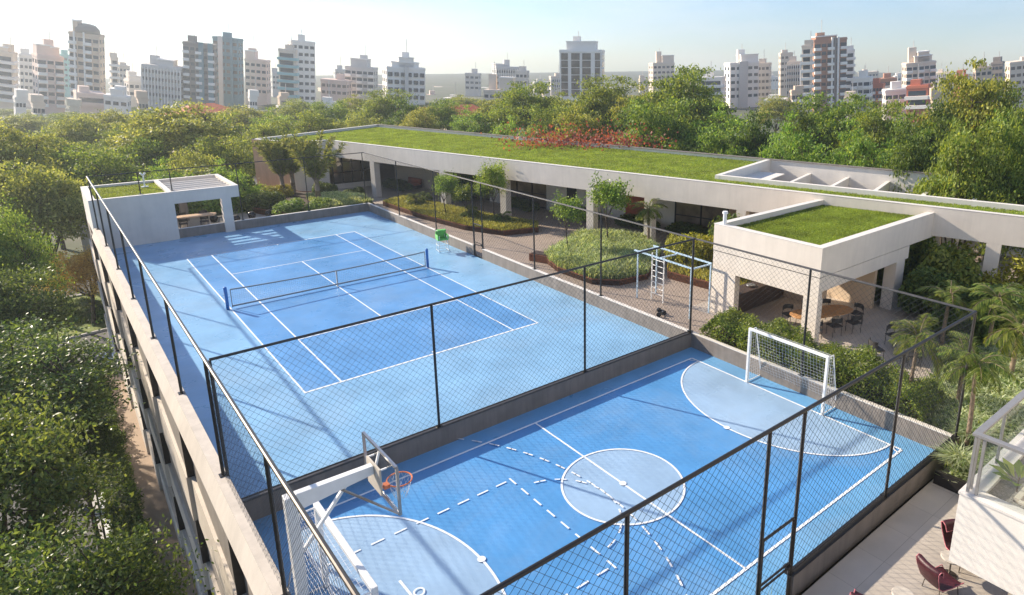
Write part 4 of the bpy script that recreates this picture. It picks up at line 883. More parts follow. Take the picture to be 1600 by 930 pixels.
# ------------------------------------------------------------ planting north of the tennis court
bedN = [(2.9, 16.5), (8.9, 16.5), (9.4, 19.5), (8.4, 23.5), (6.2, 25.6), (4.0, 31.0), (1.6, 30.5), (1.0, 22.0)]
planter('raised rusty edged bed of shrubs beyond the far end of the tennis court', bedN, .42)
def bush(label, x, y, z, mesh, sx, sy=None, sz=None, rz=0, name='shrub', cat='shrub', group=None):
    t = obj(name, mesh, None, (x, y, z), rz, (sx, sy or sx, sz or sx)); return tag(t, label, cat, group)
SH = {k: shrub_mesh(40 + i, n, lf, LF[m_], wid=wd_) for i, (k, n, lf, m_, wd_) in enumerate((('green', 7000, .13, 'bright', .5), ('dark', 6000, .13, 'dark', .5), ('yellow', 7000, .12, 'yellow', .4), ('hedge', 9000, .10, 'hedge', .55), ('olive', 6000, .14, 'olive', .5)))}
for x, y, sx, sz, k, lb in ((3.6, 18.3, 1.5, 1.2, 'green', 'green bush at the rusty planter corner right of the black stools'), (5.2, 18.0, 1.3, 1.1, 'green', 'green bush behind the far court wall, left of the pale grasses'), (2.4, 21.5, 1.6, 1.5, 'dark', 'dark bush at the left end of the far planted bed'), (2.9, 26.0, 1.8, 1.2, 'yellow', 'yellow green bush in front of the terracotta wall'), (4.4, 25.3, 1.2, 1.2, 'yellow', 'small yellow green bush between the two left fan palms'),
        (7.6, 23.6, 1.2, 1.3, 'dark', 'dark bush below the glazed end of the wing, behind the right fan palm'), (9.3, 21.6, 1.1, .9, 'dark', 'low dark bush beside the first white column'), (-4.0, 24.2, 2.4, 2.3, 'dark', 'dark bush behind the pergola table, left'), (-1.0, 24.0, 2.4, 2.4, 'green', 'leafy bush behind the pergola table, right'), (1.2, 27.5, 2.2, 2.6, 'dark', 'tall dark bush between the pergola and the terracotta wall'), (.6, 31.5, 2.5, 2.4, 'olive', 'grey green bush left of the terracotta wall')):
    bush(lb, x, y, 0.1, SH[k], sx, sx, sz, x)
cover('ground_cover', 'pale striped grasses in the far bed below the fan palms', 'grass', blades(5, pts_in([(4.9, 16.7), (8.8, 16.7), (9.2, 19.4), (8.0, 21.6), (5.6, 22.5)], 9000, .36, rng0, .12), .42, .05, LF['pale']))
def fan_palm(seed, nst=15, H=3.1):
    rng = np.random.default_rng(seed); P = []; tr = MB(); tr.path([(0, 0, -.1), (.02, 0, .8), (0, 0, 1.5)], [.17, .15, .12], 10); st = MB()
    for i in range(nst):
        a = (i / (nst - 1) - .5) * 1.05 + rng.normal() * .04; d = np.array([math.sin(a), rng.uniform(-.22, .22), math.cos(a)]); b = np.array([0, 0, 1.2]); L = H * rng.uniform(.75, 1.)
        pr = None; rach = []
        for k in range(9):
            t_ = k / 8; q = b + d * L * t_ + np.array([d[0] * .5 * t_ * t_, 0, -.25 * t_ * t_ * abs(d[0])]); rach.append(q)
        st.path(rach, [.035 * (1 - j * .1) for j in range(9)], 4)
        for q0, q1 in zip(rach[1:-1], rach[2:]):
            for j in range(26):
                q = q0 + (q1 - q0) * rng.random(); P.append((q, d, rng.choice((-1, 1))))
    V = []; 
    for q, d, s_ in P:
        side = np.cross(d, (0, 1, 0)) * s_ * .7 + rng.normal(size=3) * .28 + d * .9; side /= np.linalg.norm(side); L = .44 * rng.uniform(.6, 1.1); wv = np.cross(side, rng.normal(size=3)); wv = wv / np.linalg.norm(wv) * .035
        V += [q, q + side * L * .5 + wv, q + side * L + (0, 0, -.12), q + side * L * .5 - wv]
    return tr.mesh('trunk', M['barkl'], True), npmesh('fronds', np.array(V), np.arange(len(V)).reshape(-1, 4), LF['fan']), st.mesh('stalks', M['barkl'])
FP = fan_palm(3)
for uu, vv, hh, rz, lb in ((443, 306, 1.15, -.7, 'fan shaped palm in front of the terracotta wall, leftmost of three'), (459, 303, 1.2, -.5, 'fan shaped palm just right of the leftmost one'), (498, 318, 1.3, -.7, 'fan shaped palm before the grey end wall, rightmost of three')):
    p = at(uu, vv, .3); t = thing('fan_palm', lb, 'palm', (p[0], p[1], .3), rz, None, (hh,)*3); obj('trunk', FP[0], t); obj('fronds', FP[1], t); obj('stalks', FP[2], t)

# palms ---------------------------------------------------------
def palm(seed, H, nf, FL, droop=1., rtr=.07, lm='palm', bare=.0, lw=.035, ll=.42, nleaf=34):
    rng = np.random.default_rng(seed); tr = MB(); tip = np.array([rng.uniform(-.2, .2), rng.uniform(-.2, .2), H]); pts = [np.array([tip[0] * t_ ** 2, tip[1] * t_ ** 2, H * t_]) for t_ in np.linspace(0, 1, 8)]; pts[0] = np.array([0, 0, -.1])
    tr.path(pts, [rtr * (1.25 - .4 * t_) for t_ in np.linspace(0, 1, 8)], 9)
    for z in np.arange(.15, H, .14): t_ = z / H; c = np.array([tip[0]*t_**2, tip[1]*t_**2, z]); tr.tube(c, c + (0, 0, .02), rtr * (1.32 - .4 * t_), n=9)
    V = []; st = MB()
    for i in range(nf):
        az = i * 2.4 + rng.uniform(-.2, .2); el = R(rng.uniform(-5, 78)); q = tip.copy(); rach = [q]; e = el
        hd_ = np.array([math.cos(az), math.sin(az)]); L = FL * rng.uniform(.75, 1.1)
        for k in range(9):
            dv = np.array([hd_[0] * math.cos(e), hd_[1] * math.cos(e), math.sin(e)]); q = q + dv * L / 9; rach.append(q); e -= R(10) * droop
        st.path(rach, [.016 * (1 - .09 * j) for j in range(10)], 4)
        sd = np.array([-hd_[1], hd_[0], 0])
        for j in range(nleaf):
            t_ = .15 + .85 * j / nleaf; k = min(8, int(t_ * 9)); f = t_ * 9 - k; p = rach[k] * (1 - f) + rach[k + 1] * f; dv = rach[k + 1] - rach[k]; dv /= np.linalg.norm(dv)
            for s_ in (-1, 1):
                l_ = ll * math.sin(math.pi * (.12 + .8 * t_)) * rng.uniform(.8, 1.15); v = sd * s_ * .85 + dv * .65 + (0, 0, .18 - .35 * rng.random()); v /= np.linalg.norm(v)
                wv = np.cross(v, (0, 0, 1)); wv = wv / (np.linalg.norm(wv) + 1e-6) * lw * .5
                m_ = p + v * l_ * .45; V += [p, m_ + wv, p + v * l_ + (0, 0, -l_ * .28), m_ - wv]
    return tr.mesh('trunk', M['barkl'], True), npmesh('fronds', np.array(V), np.arange(len(V)).reshape(-1, 4), LF[lm]), st.mesh('stalks', M['barkl'])
PA = [palm(51, 2.6, 22, 1.35), palm(52, 2.2, 18, 1.2), palm(53, .5, 26, 1.1, 1.1)]
def put_palm(k, p, s, label, rz=0, z=0, sz=None, cat='palm', name='palm_tree'):
    t = thing(name, label, cat, (p[0], p[1], z), rz, None, (s, s, sz or s)); obj('trunk', PA[k][0], t); obj('fronds', PA[k][1], t); obj('stalks', PA[k][2], t); return t
put_palm(0, at(1415, 652), .8, 'slender palm right behind the corner of the sports court fence, left of the other palms', .4, sz=1.0)
put_palm(0, at(1508, 712), .86, 'palm with ringed pale trunk standing in the white flecked ground cover, nearest the balcony', 1.4, sz=1.05)
put_palm(1, at(1493, 655), .95, 'palm just behind the corner post of the fence', 2.2)
put_palm(1, at(1575, 610), 1.05, 'palm at the right edge above the balcony railing', 3.2)
put_palm(0, at(1540, 560), .95, 'palm in front of the dark shrubs at the right edge', 4.2)
put_palm(1, at(1470, 545), 1.0, 'palm with light fronds between the pavilion and the fence corner', 5.2)
put_palm(1, at(1013, 388), 1.1, 'small palm standing in front of the white column behind the exercise frame', 1.2)

# garden beds right of the tennis court
bed1 = [(9.9, 17.4), (12.3, 18.5), (13.2, 12.5), (14.0, 7.5), (15.2, 3.6), (14.4, 2.5), (12.1, 3.2), (10.9, 6.2), (10.2, 11.0)]
planter('rusty edged bed of golden grass between the path and the white columns', bed1, .34)
cover('ground_cover', 'golden green grass filling the long bed beside the path', 'grass', blades(11, pts_in(bed1, 22000, .28, rng0, .06), .20, .035, LF['drygrass'], .7))
bed2 = [at(*q)[:2] for q in ((850, 408), (905, 372), (960, 372), (1010, 380), (1033, 402), (1012, 436), (968, 446), (925, 444), (872, 425))]
planter('rusty edged bed of pale striped grass beside the exercise frame', bed2, .3)
cover('ground_cover', 'dense pale striped grass mound beside the exercise frame', 'grass', blades(12, pts_in(bed2, 15000, .24, rng0, .12), .42, .045, LF['pale'], .8))
bed3 = [(13.9, -9.9), (16.9, -6.9), (18.2, -12.0), (17.4, -14.0), (14.0, -14.2), (14.2, -12.6)]
planter('rusty edged bed of yellow green shrubs behind the exercise frame', bed3, .4)
cover('ground_cover', 'low gold grass in front of the yellow green shrubs', 'grass', blades(13, pts_in(bed3, 5000, .34, rng0), .22, .04, LF['drygrass']))
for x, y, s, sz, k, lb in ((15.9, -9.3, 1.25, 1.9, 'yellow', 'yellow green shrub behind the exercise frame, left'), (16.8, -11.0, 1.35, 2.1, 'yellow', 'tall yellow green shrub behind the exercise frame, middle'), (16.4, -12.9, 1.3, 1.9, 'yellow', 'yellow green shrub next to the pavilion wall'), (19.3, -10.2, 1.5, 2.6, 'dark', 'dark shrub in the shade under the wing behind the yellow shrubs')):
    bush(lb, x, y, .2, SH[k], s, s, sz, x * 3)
for x, y, s, lb in ((12.6, 15.2, .8, 'spiky rosette plant in the far end of the golden grass bed'), (11.5, 14.6, .9, 'larger spiky rosette plant near the far end of the golden grass bed'), (12.5, 8.0, .9, 'spiky rosette plant in the middle of the golden grass bed'), (13.4, 5.4, .8, 'spiky rosette plant at the near end of the golden grass bed')):
    put_palm(2, (x, y), s, lb, x * 5, .25, name='rosette_plant', cat='plant')
ST = tree_proto(61, 1.2, 2.0, 3.6, 90, 60, .13, LF['bright'], flat=.8, clr=.26, trunk_r=.05)
ST2 = tree_proto(62, 1.1, 1.7, 3.4, 70, 60, .15, LF['hedge'], flat=.8, clr=.28, trunk_r=.04)
for (uu, vv, W, H, pr, lb) in ((698, 342, 2.3, 3.3, 0, 'young bushy tree in the golden grass bed, farthest from the camera'), (727, 347, 1.8, 2.6, 1, 'slim young tree beside the fence gate in the golden grass bed'), (773, 350, 2.6, 4.3, 0, 'tall young tree at the near end of the golden grass bed, before a white column'), (757, 346, 1.8, 3.0, 1, 'young tree just left of the tall one in the golden grass bed'),
        (888, 400, 2.2, 3.5, 1, 'young tree at the left side of the pale striped grass bed'), (951, 388, 2.9, 4.2, 1, 'broad young tree in the middle of the pale striped grass bed')):
    p = at(uu, vv); put_tree((ST, ST2)[pr], (1.2, 1.1)[pr], (3.6, 3.4)[pr], (p[0], p[1], .1), W * .82, H * 1.06, lb, uu * .1, name='young_tree')
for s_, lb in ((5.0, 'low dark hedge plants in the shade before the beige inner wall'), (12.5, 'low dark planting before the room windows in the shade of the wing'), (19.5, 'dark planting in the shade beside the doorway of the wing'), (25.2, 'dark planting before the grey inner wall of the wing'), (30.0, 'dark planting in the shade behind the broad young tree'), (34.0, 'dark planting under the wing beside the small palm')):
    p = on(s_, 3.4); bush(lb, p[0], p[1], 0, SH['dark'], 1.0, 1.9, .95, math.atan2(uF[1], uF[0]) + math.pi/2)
bn = thing('corten_bench', 'rust coloured block bench beside the pale striped grass bed', 'bench', (*at(850, 408)[:2], 0), R(20)); MB().box(-.35, .35, -.8, .8, 0, .42).build('seat', M['rust'], bn, bevel=.01); MB().box(-.3, .3, -.7, .7, .42, .46).build('slats', M['dwood'], bn)

# hedge beside the sports court
hedge_y0, hedge_y1 = -25.6, -16.9
hg = thing('hedge', 'thick green hedge behind the goal, along the right wall of the sports court', 'hedge', (9.25, (hedge_y0 + hedge_y1) / 2, 0), math.pi / 2)
obj('foliage', hedge_mesh(5, 44000, hedge_y1 - hedge_y0, 1.6, 1.38, .10, LF['hedge']), hg)
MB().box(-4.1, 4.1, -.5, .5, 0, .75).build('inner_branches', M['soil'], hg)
gpoly = [(10.2, -24.6), (13.0, -24.2), (18, -24.5), (18, -32), (6.6, -28.3), (6.45, YS - .6), (XR + T + .15, YS - .55), (XR + T + .1, -25.7)]
struct(MB().prism(gpoly, -.02, .10), 'soil_bed', M['soil'])
cover('ground_cover', 'glossy green ground cover with tiny white flowers under the palms', 'ground cover', blades(21, pts_in(gpoly, 26000, .1, rng0, .35), .36, .05, LF['spider'], .9))
pl_ = thing('planter_wall', 'dark planter edge between the terrace and the ground cover', 'wall', (6.5, -27.4, 0)); part(MB().wallseg((6.35, YS - .35), (6.5, -33), .12, .1, .5), 'wall', M['metal'], pl_)
def tuft(label, p, s, seed):
    rng = np.random.default_rng(seed); P = np.column_stack([rng.normal(size=(700, 2)) * .10, np.zeros(700)]); return tag(obj('grass_tuft', blades(seed, P, .62, .03, LF['spider'], 1.1, 'grass_tuft'), None, (p[0], p[1], p[2]), 0, (s,)*3), label, 'plant')
tuft('spiky green grass tuft overhanging the dark planter edge at the terrace corner', (*at(1497, 735, .35)[:2], .35), .9, 1); tuft('spiky green grass tuft below the ringed palm trunk', (*at(1515, 690, .35)[:2], .3), .85, 2)
tuft('spiky green tuft at the foot of the nearest gate', (-1.35, -27.05, .1), .8, 3)
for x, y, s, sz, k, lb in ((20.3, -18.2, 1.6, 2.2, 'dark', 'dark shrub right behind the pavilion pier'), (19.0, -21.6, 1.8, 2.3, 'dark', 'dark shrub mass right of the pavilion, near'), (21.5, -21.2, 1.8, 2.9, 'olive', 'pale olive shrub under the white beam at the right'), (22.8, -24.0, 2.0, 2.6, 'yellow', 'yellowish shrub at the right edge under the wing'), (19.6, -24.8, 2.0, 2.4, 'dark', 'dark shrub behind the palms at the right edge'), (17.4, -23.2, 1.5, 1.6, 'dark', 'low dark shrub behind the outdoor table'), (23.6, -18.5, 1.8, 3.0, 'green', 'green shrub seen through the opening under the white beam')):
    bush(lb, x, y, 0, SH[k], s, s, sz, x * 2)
# balcony plant with broad leaves
bp_ = thing('potted_plant', 'broad leaved plant inside the glass railed balcony', 'plant', (3.0, -29.62, 2.9))
pv = []; rg_ = np.random.default_rng(3)
for i in range(12):
    a = i * 2.4; q0 = np.array([0, 0, .15]); d = np.array([math.cos(a), math.sin(a), .65]); L = .55; sd = np.array([-d[1], d[0], 0]) * .10
    pv += [q0 + d * .12, q0 + d * L * .6 + sd, q0 + d * L + (0, 0, -.1), q0 + d * L * .6 - sd]
obj('leaves', npmesh('leaves', np.array(pv), np.arange(len(pv)).reshape(-1, 4), LF['bright']), bp_); MB().tube((0, 0, -.05), (0, 0, .3), .015).build('stem', M['bark'], bp_)
# street-side planting strip
cover('ground_cover', 'dark green shrubbery strip between the walkway and the kerb', 'shrubs', hedge_mesh(9, 42000, 55, 1.15, .8, .13, LF['dark'])).matrix_world = Matrix.Translation((-10.4, -13, PZ)) @ Matrix.Rotation(math.pi/2, 4, 'Z')
for x, y, s, lb in ((-9.9, 28.5, 1.7, 'bright green bush on the traffic island beside the ochre tree'), (-11.2, 27.3, 1.4, 'bright green bush at the left of the traffic island'), (-8.4, 26.0, 1.1, 'low green bush at the kerb of the traffic island')):
    bush(lb, x, y, PZ, SH['green'], s, s, 1.1, x)
put_palm(2, (-9.0, 26.6), 1.2, 'spiky plant at the foot of the ochre tree', 1, PZ + .1, name='rosette_plant', cat='plant')
bs = thing('street_bench', 'long white bench seen between the street trees beside the kerb', 'bench', (-11.0, -2.2, PZ)); MB().box(-.12, .12, -2.2, 2.2, .38, .45).build('seat', M['wmetal'], bs); 
for y in (-2, 0, 2): MB().box(-.1, .1, y - .05, y + .05, 0, .38).build('leg', M['gmetal'], bs)

# ------------------------------------------------------------ tree belt beyond the buildings
FTs = [tree_proto(71, 5.5, 7., 13., 190, 120, .32, LF['tipu'], flat=.30, clr=.19, trunk_r=.25), tree_proto(72, 5.5, 6., 12.5, 170, 120, .32, LF['olive'], flat=.28, clr=.19, trunk_r=.25),
       tree_proto(73, 5., 8., 13., 200, 110, .28, LF['bright'], flat=.4, clr=.18, trunk_r=.2), tree_proto(74, 5., 7.5, 13., 190, 110, .32, LF['dark'], flat=.4, clr=.18, trunk_r=.2)]
FTs.append(tree_proto(75, 5.5, 6.5, 13., 150, 130, .32, LF['gold'], flat=.26, clr=.20, trunk_r=.28)); FR = [(5.5, 13.), (5.5, 12.5), (5., 13.), (5., 13.), (5.5, 13.)]
def far_tree(k, u_, vt, wpx, D, label):
    p = atd(u_, vt, D); dep = float(np.dot(p - CAM, RM @ np.array([0, 0, -1.]))); W = wpx * dep / FPX; H = (p[2] - PZ) * 1.02
    put_tree(FTs[k], FR[k][0], FR[k][1], (p[0], p[1], PZ), W, H, label, rnd.uniform(0, 6.28), 'tree')
FT = [  # kind, u, v of top, width px, distance, label
 (1, -5, 190, 150, 75, 'sunlit olive tree at the left edge below the skyline'), (1, 60, 205, 120, 85, 'olive tree second from the left edge below the skyline'), (1, 45, 250, 170, 62, 'broad olive tree lower at the left edge'),
 (1, 118, 180, 110, 110, 'pale olive tree below the pink balcony tower'), (1, 165, 172, 100, 120, 'olive tree below the tall tan tower'), (0, 150, 232, 150, 72, 'green tree above the corner of the small left pavilion'),
 (1, 262, 160, 190, 84, 'broad tree with visible branches above the small left pavilion'), (0, 215, 215, 120, 80, 'green tree left of the broad branching one'), (0, 335, 178, 100, 92, 'dark tree right of the broad branching one'),
 (1, 380, 165, 110, 125, 'olive tree above the left end of the wing'), (0, 350, 215, 110, 75, 'green tree just left of the terracotta wall'), (2, 430, 172, 90, 105, 'green tree behind the terracotta end of the wing'),
 (1, 465, 155, 85, 140, 'olive tree below the white slab tower'), (0, 515, 160, 90, 120, 'green tree behind the far roof corner, left'), (1, 555, 150, 80, 150, 'tree below the grey stepped tower'),
 (0, 598, 142, 100, 115, 'round dark tree directly behind the far roof corner'), (3, 635, 158, 90, 100, 'dark tree right of the far roof corner'), (0, 685, 157, 90, 110, 'tree between the two red roofs'), (1, 650, 168, 70, 95, 'small olive tree behind the roof edge below the red roof'),
 (2, 735, 168, 90, 95, 'green tree right of the red tiled roof'), (1, 775, 150, 80, 120, 'light tree left of the tall tree by the grey blocks'), (0, 820, 130, 130, 95, 'tall tree right of the grey office blocks'), (2, 790, 185, 90, 70, 'bright shrubby tree just behind the grass roof'),
 (1, 880, 148, 100, 100, 'olive tree below the dark glazed tower'), (0, 940, 122, 130, 90, 'tall tree right of the dark glazed tower'), (1, 905, 170, 110, 72, 'olive tree behind the red flowers'), (1, 1000, 140, 110, 85, 'olive tree below the beige stepped tower'),
 (0, 1065, 107, 150, 82, 'tallest tree in the middle, right of the beige stepped tower'), (0, 1030, 155, 150, 66, 'broad green tree behind the right end of the grass roof'), (2, 1140, 168, 150, 62, 'bright green tree behind the light well'), (3, 1180, 180, 90, 60, 'dark tree between the bright green trees behind the light well'),
 (2, 1240, 185, 130, 52, 'bright green tree close behind the rear wall of the wing'), (0, 1300, 150, 150, 75, 'tree below the brown tower'), (3, 1255, 170, 100, 66, 'dark tree behind the bright green one, left of the brown tower'), (0, 1375, 160, 120, 70, 'tree below the black and white flats'),
 (2, 1350, 195, 150, 50, 'green tree close behind the rear wall, right of the middle'), (0, 1440, 180, 120, 60, 'green tree below the red brick flats'), (3, 1420, 205, 120, 48, 'dark tree close behind the rear wall'),
 (1, 1530, 104, 150, 62, 'tall light green tree near the right edge of the picture'), (0, 1600, 145, 130, 60, 'green tree cut by the right edge'), (0, 1520, 190, 150, 44, 'broad green tree close behind the rear wall at the right'), (0, 1610, 175, 150, 46, 'green tree at the right edge behind the wing'), (3, 1475, 165, 100, 60, 'dark tree left of the tall bright tree'),
 (1, 300, 232, 100, 70, 'pale green tree behind the small pavilion fence'), (2, 250, 255, 130, 60, 'bright low tree behind the small left pavilion'), (2, 355, 255, 100, 58, 'bright low tree right behind the pergola roof'), (1, 720, 150, 80, 170, 'distant olive tree behind the red tiled roof'), (0, 1110, 150, 90, 110, 'distant tree below the white banded flats'), (1, 1215, 150, 70, 140, 'distant tree below the low white flats'),
 (1, 420, 185, 90, 95, 'sunlit olive tree rising over the terracotta wall'), (0, 490, 175, 90, 98, 'green tree over the far edge of the roof, left part'), (1, 560, 178, 90, 98, 'olive tree just over the far roof corner'), (0, 860, 165, 90, 85, 'green tree left of the red flowers'), (3, 985, 165, 110, 70, 'dark tree right of the red flowers'),
 (1, 20, 179, 100, 170, 'far olive tree in the haze at the left edge'), (0, 75, 179, 100, 190, 'far olive tree in the haze below the narrow pale tower'), (0, 130, 176, 90, 180, 'far tree in the haze at the foot of the low pink block'), (1, 185, 176, 80, 170, 'far olive tree below the low white flats with square windows'), (0, 235, 172, 80, 170, 'far tree below the finned office block'), (1, 310, 172, 70, 170, 'far olive tree hiding the foot of the twin teal tower'), (1, 85, 215, 110, 95, 'olive tree in the haze below the pink tower'), (0, 190, 195, 90, 100, 'green tree in front of the low white flats')]
FT += [(k_, u_, v_, 60, 270, lb_) for k_, u_, v_, lb_ in ((0, 655, 160, 'tiny distant tree left of the building with the dark roof'), (1, 705, 163, 'tiny distant tree before the building with the dark roof'), (0, 760, 158, 'tiny distant tree right of the lone slim tower'), (1, 845, 156, 'tiny distant tree before the gridded beige block'), (0, 955, 150, 'tiny distant tree right of the dark glazed tower'), (1, 985, 152, 'tiny distant tree left of the stepped beige tower'), (0, 1085, 152, 'tiny distant tree at the foot of the banded flats'), (1, 1215, 150, 'tiny distant tree at the foot of the plain beige slab'), (0, 1340, 156, 'tiny distant tree below the gabled flats'), (1, 15, 170, 'tiny distant tree in the glare at the left edge'), (0, 205, 168, 'tiny distant tree left of the finned office block'), (1, 440, 162, 'tiny distant tree below the teal balconies'))]
for i_, a in enumerate(FT): far_tree(4 if (a[0] == 1 and a[1] < 330) or (a[0] == 1 and i_ % 3 == 0) else a[0], *a[1:])
rngf = np.random.default_rng(99)
# flowering shrubs behind the roof
FLW = npmesh('flowers', *leaf_cloud(np.random.default_rng(5).normal(size=(900, 3)) * (.6, .6, .26) + (0, 0, .95), .085, .075, rngf), LF['flower'])
for i, (uu, lb) in enumerate(((835, 'shrub with red flowers behind the grass roof, leftmost'), (868, 'shrub with red flowers, second from the left behind the grass roof'), (905, 'shrub with red flowers in the middle behind the grass roof'), (940, 'shrub with red flowers below the tall tree behind the grass roof'), (975, 'shrub with red flowers behind the grass roof, rightmost'))):
    p = atd(uu, 205, 57); t = thing('flowering_shrub', lb, 'shrub', (p[0], p[1], 0.6), uu, 'red flowering shrubs behind the wing', (2.7, 2.7, 3.3)); obj('foliage', SH['olive'], t); obj('flowers', FLW, t)
for i, (uu, k, lb) in enumerate(((745, 'green', 'pale shrub against the outside of the rear roof wall, left'), (800, 'olive', 'greyish shrub behind the rear roof wall before the flowers'), (1015, 'green', 'pale shrub behind the rear roof wall right of the flowers'), (1060, 'olive', 'greyish shrub behind the rear roof wall before the tall tree'), (1105, 'green', 'light green shrub behind the rear roof wall by the light well'))):
    p = atd(uu, 212, 56); bush(lb, p[0], p[1], .3, SH[k], 2.2, 2.2, 2.2, uu)

# ------------------------------------------------------------ air
hzb = MB().box(-700, 1100, -110, 900, -9.6, 75)
hm = bpy.data.materials.new('haze'); hm.use_nodes = True; hn = hm.node_tree; hn.nodes.remove(hn.nodes['Principled BSDF'])
pv_ = hn.nodes.new('ShaderNodeVolumePrincipled'); pv_.inputs['Color'].default_value = (.86, .94, 1, 1); pv_.inputs['Density'].default_value = .00055; pv_.inputs['Anisotropy'].default_value = .45
hn.links.new(pv_.outputs[0], hn.nodes['Material Output'].inputs['Volume'])
tag(hzb.build('haze', hm), kind='stuff')
# ------------------------------------------------------------ city skyline
def tmat(name, c, n=.08): return mat(name, c, .75, noise=(.15, n))
TM = dict(cream=tmat('tower_cream', (.80, .66, .50)), pink=tmat('tower_pink', (.76, .58, .49)), white=tmat('tower_white', (.84, .79, .72)), grey=tmat('tower_grey', (.60, .57, .53)), tan=tmat('tower_tan', (.66, .51, .38)),
          teal=tmat('tower_teal', (.13, .24, .28)), brown=tmat('tower_brown', (.44, .24, .16)), brick=tmat('tower_brick', (.52, .16, .09)), beige=tmat('tower_beige', (.74, .62, .50)), dk=tmat('tower_dark', (.26, .22, .19)), green=tmat('tower_green', (.30, .60, .50)), bal=tmat('balcony_white', (.86, .82, .76)), balg=tmat('balcony_teal', (.30, .52, .52)),
          win=mat('tower_glass', (.045, .06, .075), .12, noise=(.4, .5)), winw=mat('tower_glass_warm', (.14, .11, .085), .15, noise=(.4, .5)))
fwd = RM @ np.array([0, 0, -1.]); rightv = RM @ np.array([1., 0, 0])
def tower(label, u0, u1, vt, D, style='punched', wall='white', win='win', bal='bal', steps=(), rot=18, depth=.8, vb=200, crown=None, fh=2.75, pier=None, lean=.85):
    """steps: (u0,u1,vtop) roof boxes. The front is turned 'rot' degrees from facing the viewer."""
    uc = (u0 + u1) / 2; p = atd(uc, 120, D); dep = float(np.dot(p - CAM, fwd)); px = dep / FPX
    d = ray(uc, 120); az = math.atan2(d[1], d[0]); rz = az - math.pi / 2 + R(rot)       # local +Y away from the viewer
    obl = math.cos(math.atan((uc - 921) / FPX)); Wt = (u1 - u0) * px * obl
    c_, s_ = math.cos(R(rot)), abs(math.sin(R(rot))); w_ = Wt / (c_ + depth * s_); dp = w_ * depth
    topz = hz(uc, vt, D); z0 = PZ
    t = thing('apartment_tower' if topz > 6 else 'apartment_block', label, 'building', (p[0], p[1], z0), rz)
    a = (uc - 800 - CX) / FPX; dl = -a * RM[2, 2] * lean; L = Vector((rightv[0] * dl, rightv[1] * dl, 1 + rightv[2] * dl)).normalized()
    q = Vector((0, 0, 1)).rotation_difference(L); t.rotation_mode = 'QUATERNION'; t.rotation_quaternion = q @ Matrix.Rotation(rz, 4, 'Z').to_quaternion()
    H = topz - z0; b = (L.x * (topz - z0), L.y * (topz - z0)); t.location = (p[0] - b[0], p[1] - b[1], z0)
    MB().box(-w_/2, w_/2, -dp/2, dp/2, 0, H).build('wall', TM[wall], t)
    for (a0, a1, av) in steps:
        x0 = ((a0 - uc) / (u1 - u0)) * w_; x1 = ((a1 - uc) / (u1 - u0)) * w_; MB().box(x0, x1, -dp*.38, dp*.38, H, H + (vt - av) * px).build('penthouse', TM[wall], t)
        MB().box(x0 - .2, x1 + .2, -dp*.4, dp*.4, H + (vt - av) * px, H + (vt - av) * px + .4).build('roof_edge', TM['bal'], t)
    MB().box(-w_/2 - .15, w_/2 + .15, -dp/2 - .15, dp/2 + .15, H - .9, H - .25).build('cornice', TM[wall if style != 'curtain' else 'bal'], t)
    zlow = max(fh, hz(uc, vb, D) - z0); z = H - 1.2 - fh; sx = -1 if rot > 0 else 1       # the visible side
    nb = max(3, int(round(w_ / 2.2))); ns = max(2, int(round(dp / 4.2))); y = -dp / 2
    while z > zlow:
        if style in ('punched', 'balcony', 'fins', 'oval'):
            wm = MB()
            for k in range(nb):
                cx = -w_/2 + w_ * (k + .5) / nb; ww = w_ / nb * (.34 if style != 'fins' else .40)
                if style == 'balcony' and (k % 2 == 0): ww = w_ / nb * .46
                if style == 'oval': wm.prism([(cx - ww, y - .25), (cx, y - .9), (cx + ww, y - .25), (cx + ww, y + .1), (cx - ww, y + .1)], z + .5, z + fh * .7)
                else: wm.box(cx - ww, cx + ww, y - .06, y + .05, z + 1.0 if style != 'balcony' or k % 2 else z + .2, z + fh * .78)
            sm_ = MB()
            for k in range(ns):
                cy = -dp/2 + dp * (k + .5) / ns; sm_.box(sx * w_/2 - .05, sx * w_/2 + .06, cy - dp/ns*.22, cy + dp/ns*.22, z + .9, z + fh * .8)
            sm_.build('window_row', TM[win], t)
            wm.build('window_row', TM[win], t)
            if style == 'balcony':
                for k in range(0, nb, 2): cx = -w_/2 + w_ * (k + .5) / nb; MB().box(cx - w_/nb*.5, cx + w_/nb*.5, y - 1.3, y - .05, z - .15, z + .85).build('balcony', TM[bal], t)
        elif style == 'ribbon':
            MB().box(-w_/2 + .5, w_/2 - .5, y - .05, y + .05, z + .9, z + fh * .86).build('window_row', TM[win], t)
            bm_ = MB().box(-w_/2 - .3, w_/2 + .3, y - 1.2, y - .07, z - .2, z + .8); bm_.box(sx*w_/2, sx*(w_/2 + .9), -dp/2 - 1.1, dp*.1, z - .2, z + .8); bm_.build('balcony', TM[bal], t)
        elif style == 'curtain':
            wm = MB(); xs = [-.46, -.30, -.22, -.02, .04, .24, .34, .46]
            for k in range(0, 8, 2): wm.box(xs[k]*w_, xs[k+1]*w_, y - .1, y + .05, z + .15, z + fh - .1)
            wm.box(sx*w_/2 - .05, sx*w_/2 + .1, -dp*.4, dp*.4, z + .3, z + fh - .5); wm.build('window_row', TM[win], t)
        z -= fh
    rr_ = random.Random(int(u0 * 7 + vt)); hx = rr_.uniform(-.25, .25) * w_; top_ = H + max([0] + [(vt - a[2]) * px for a in steps])
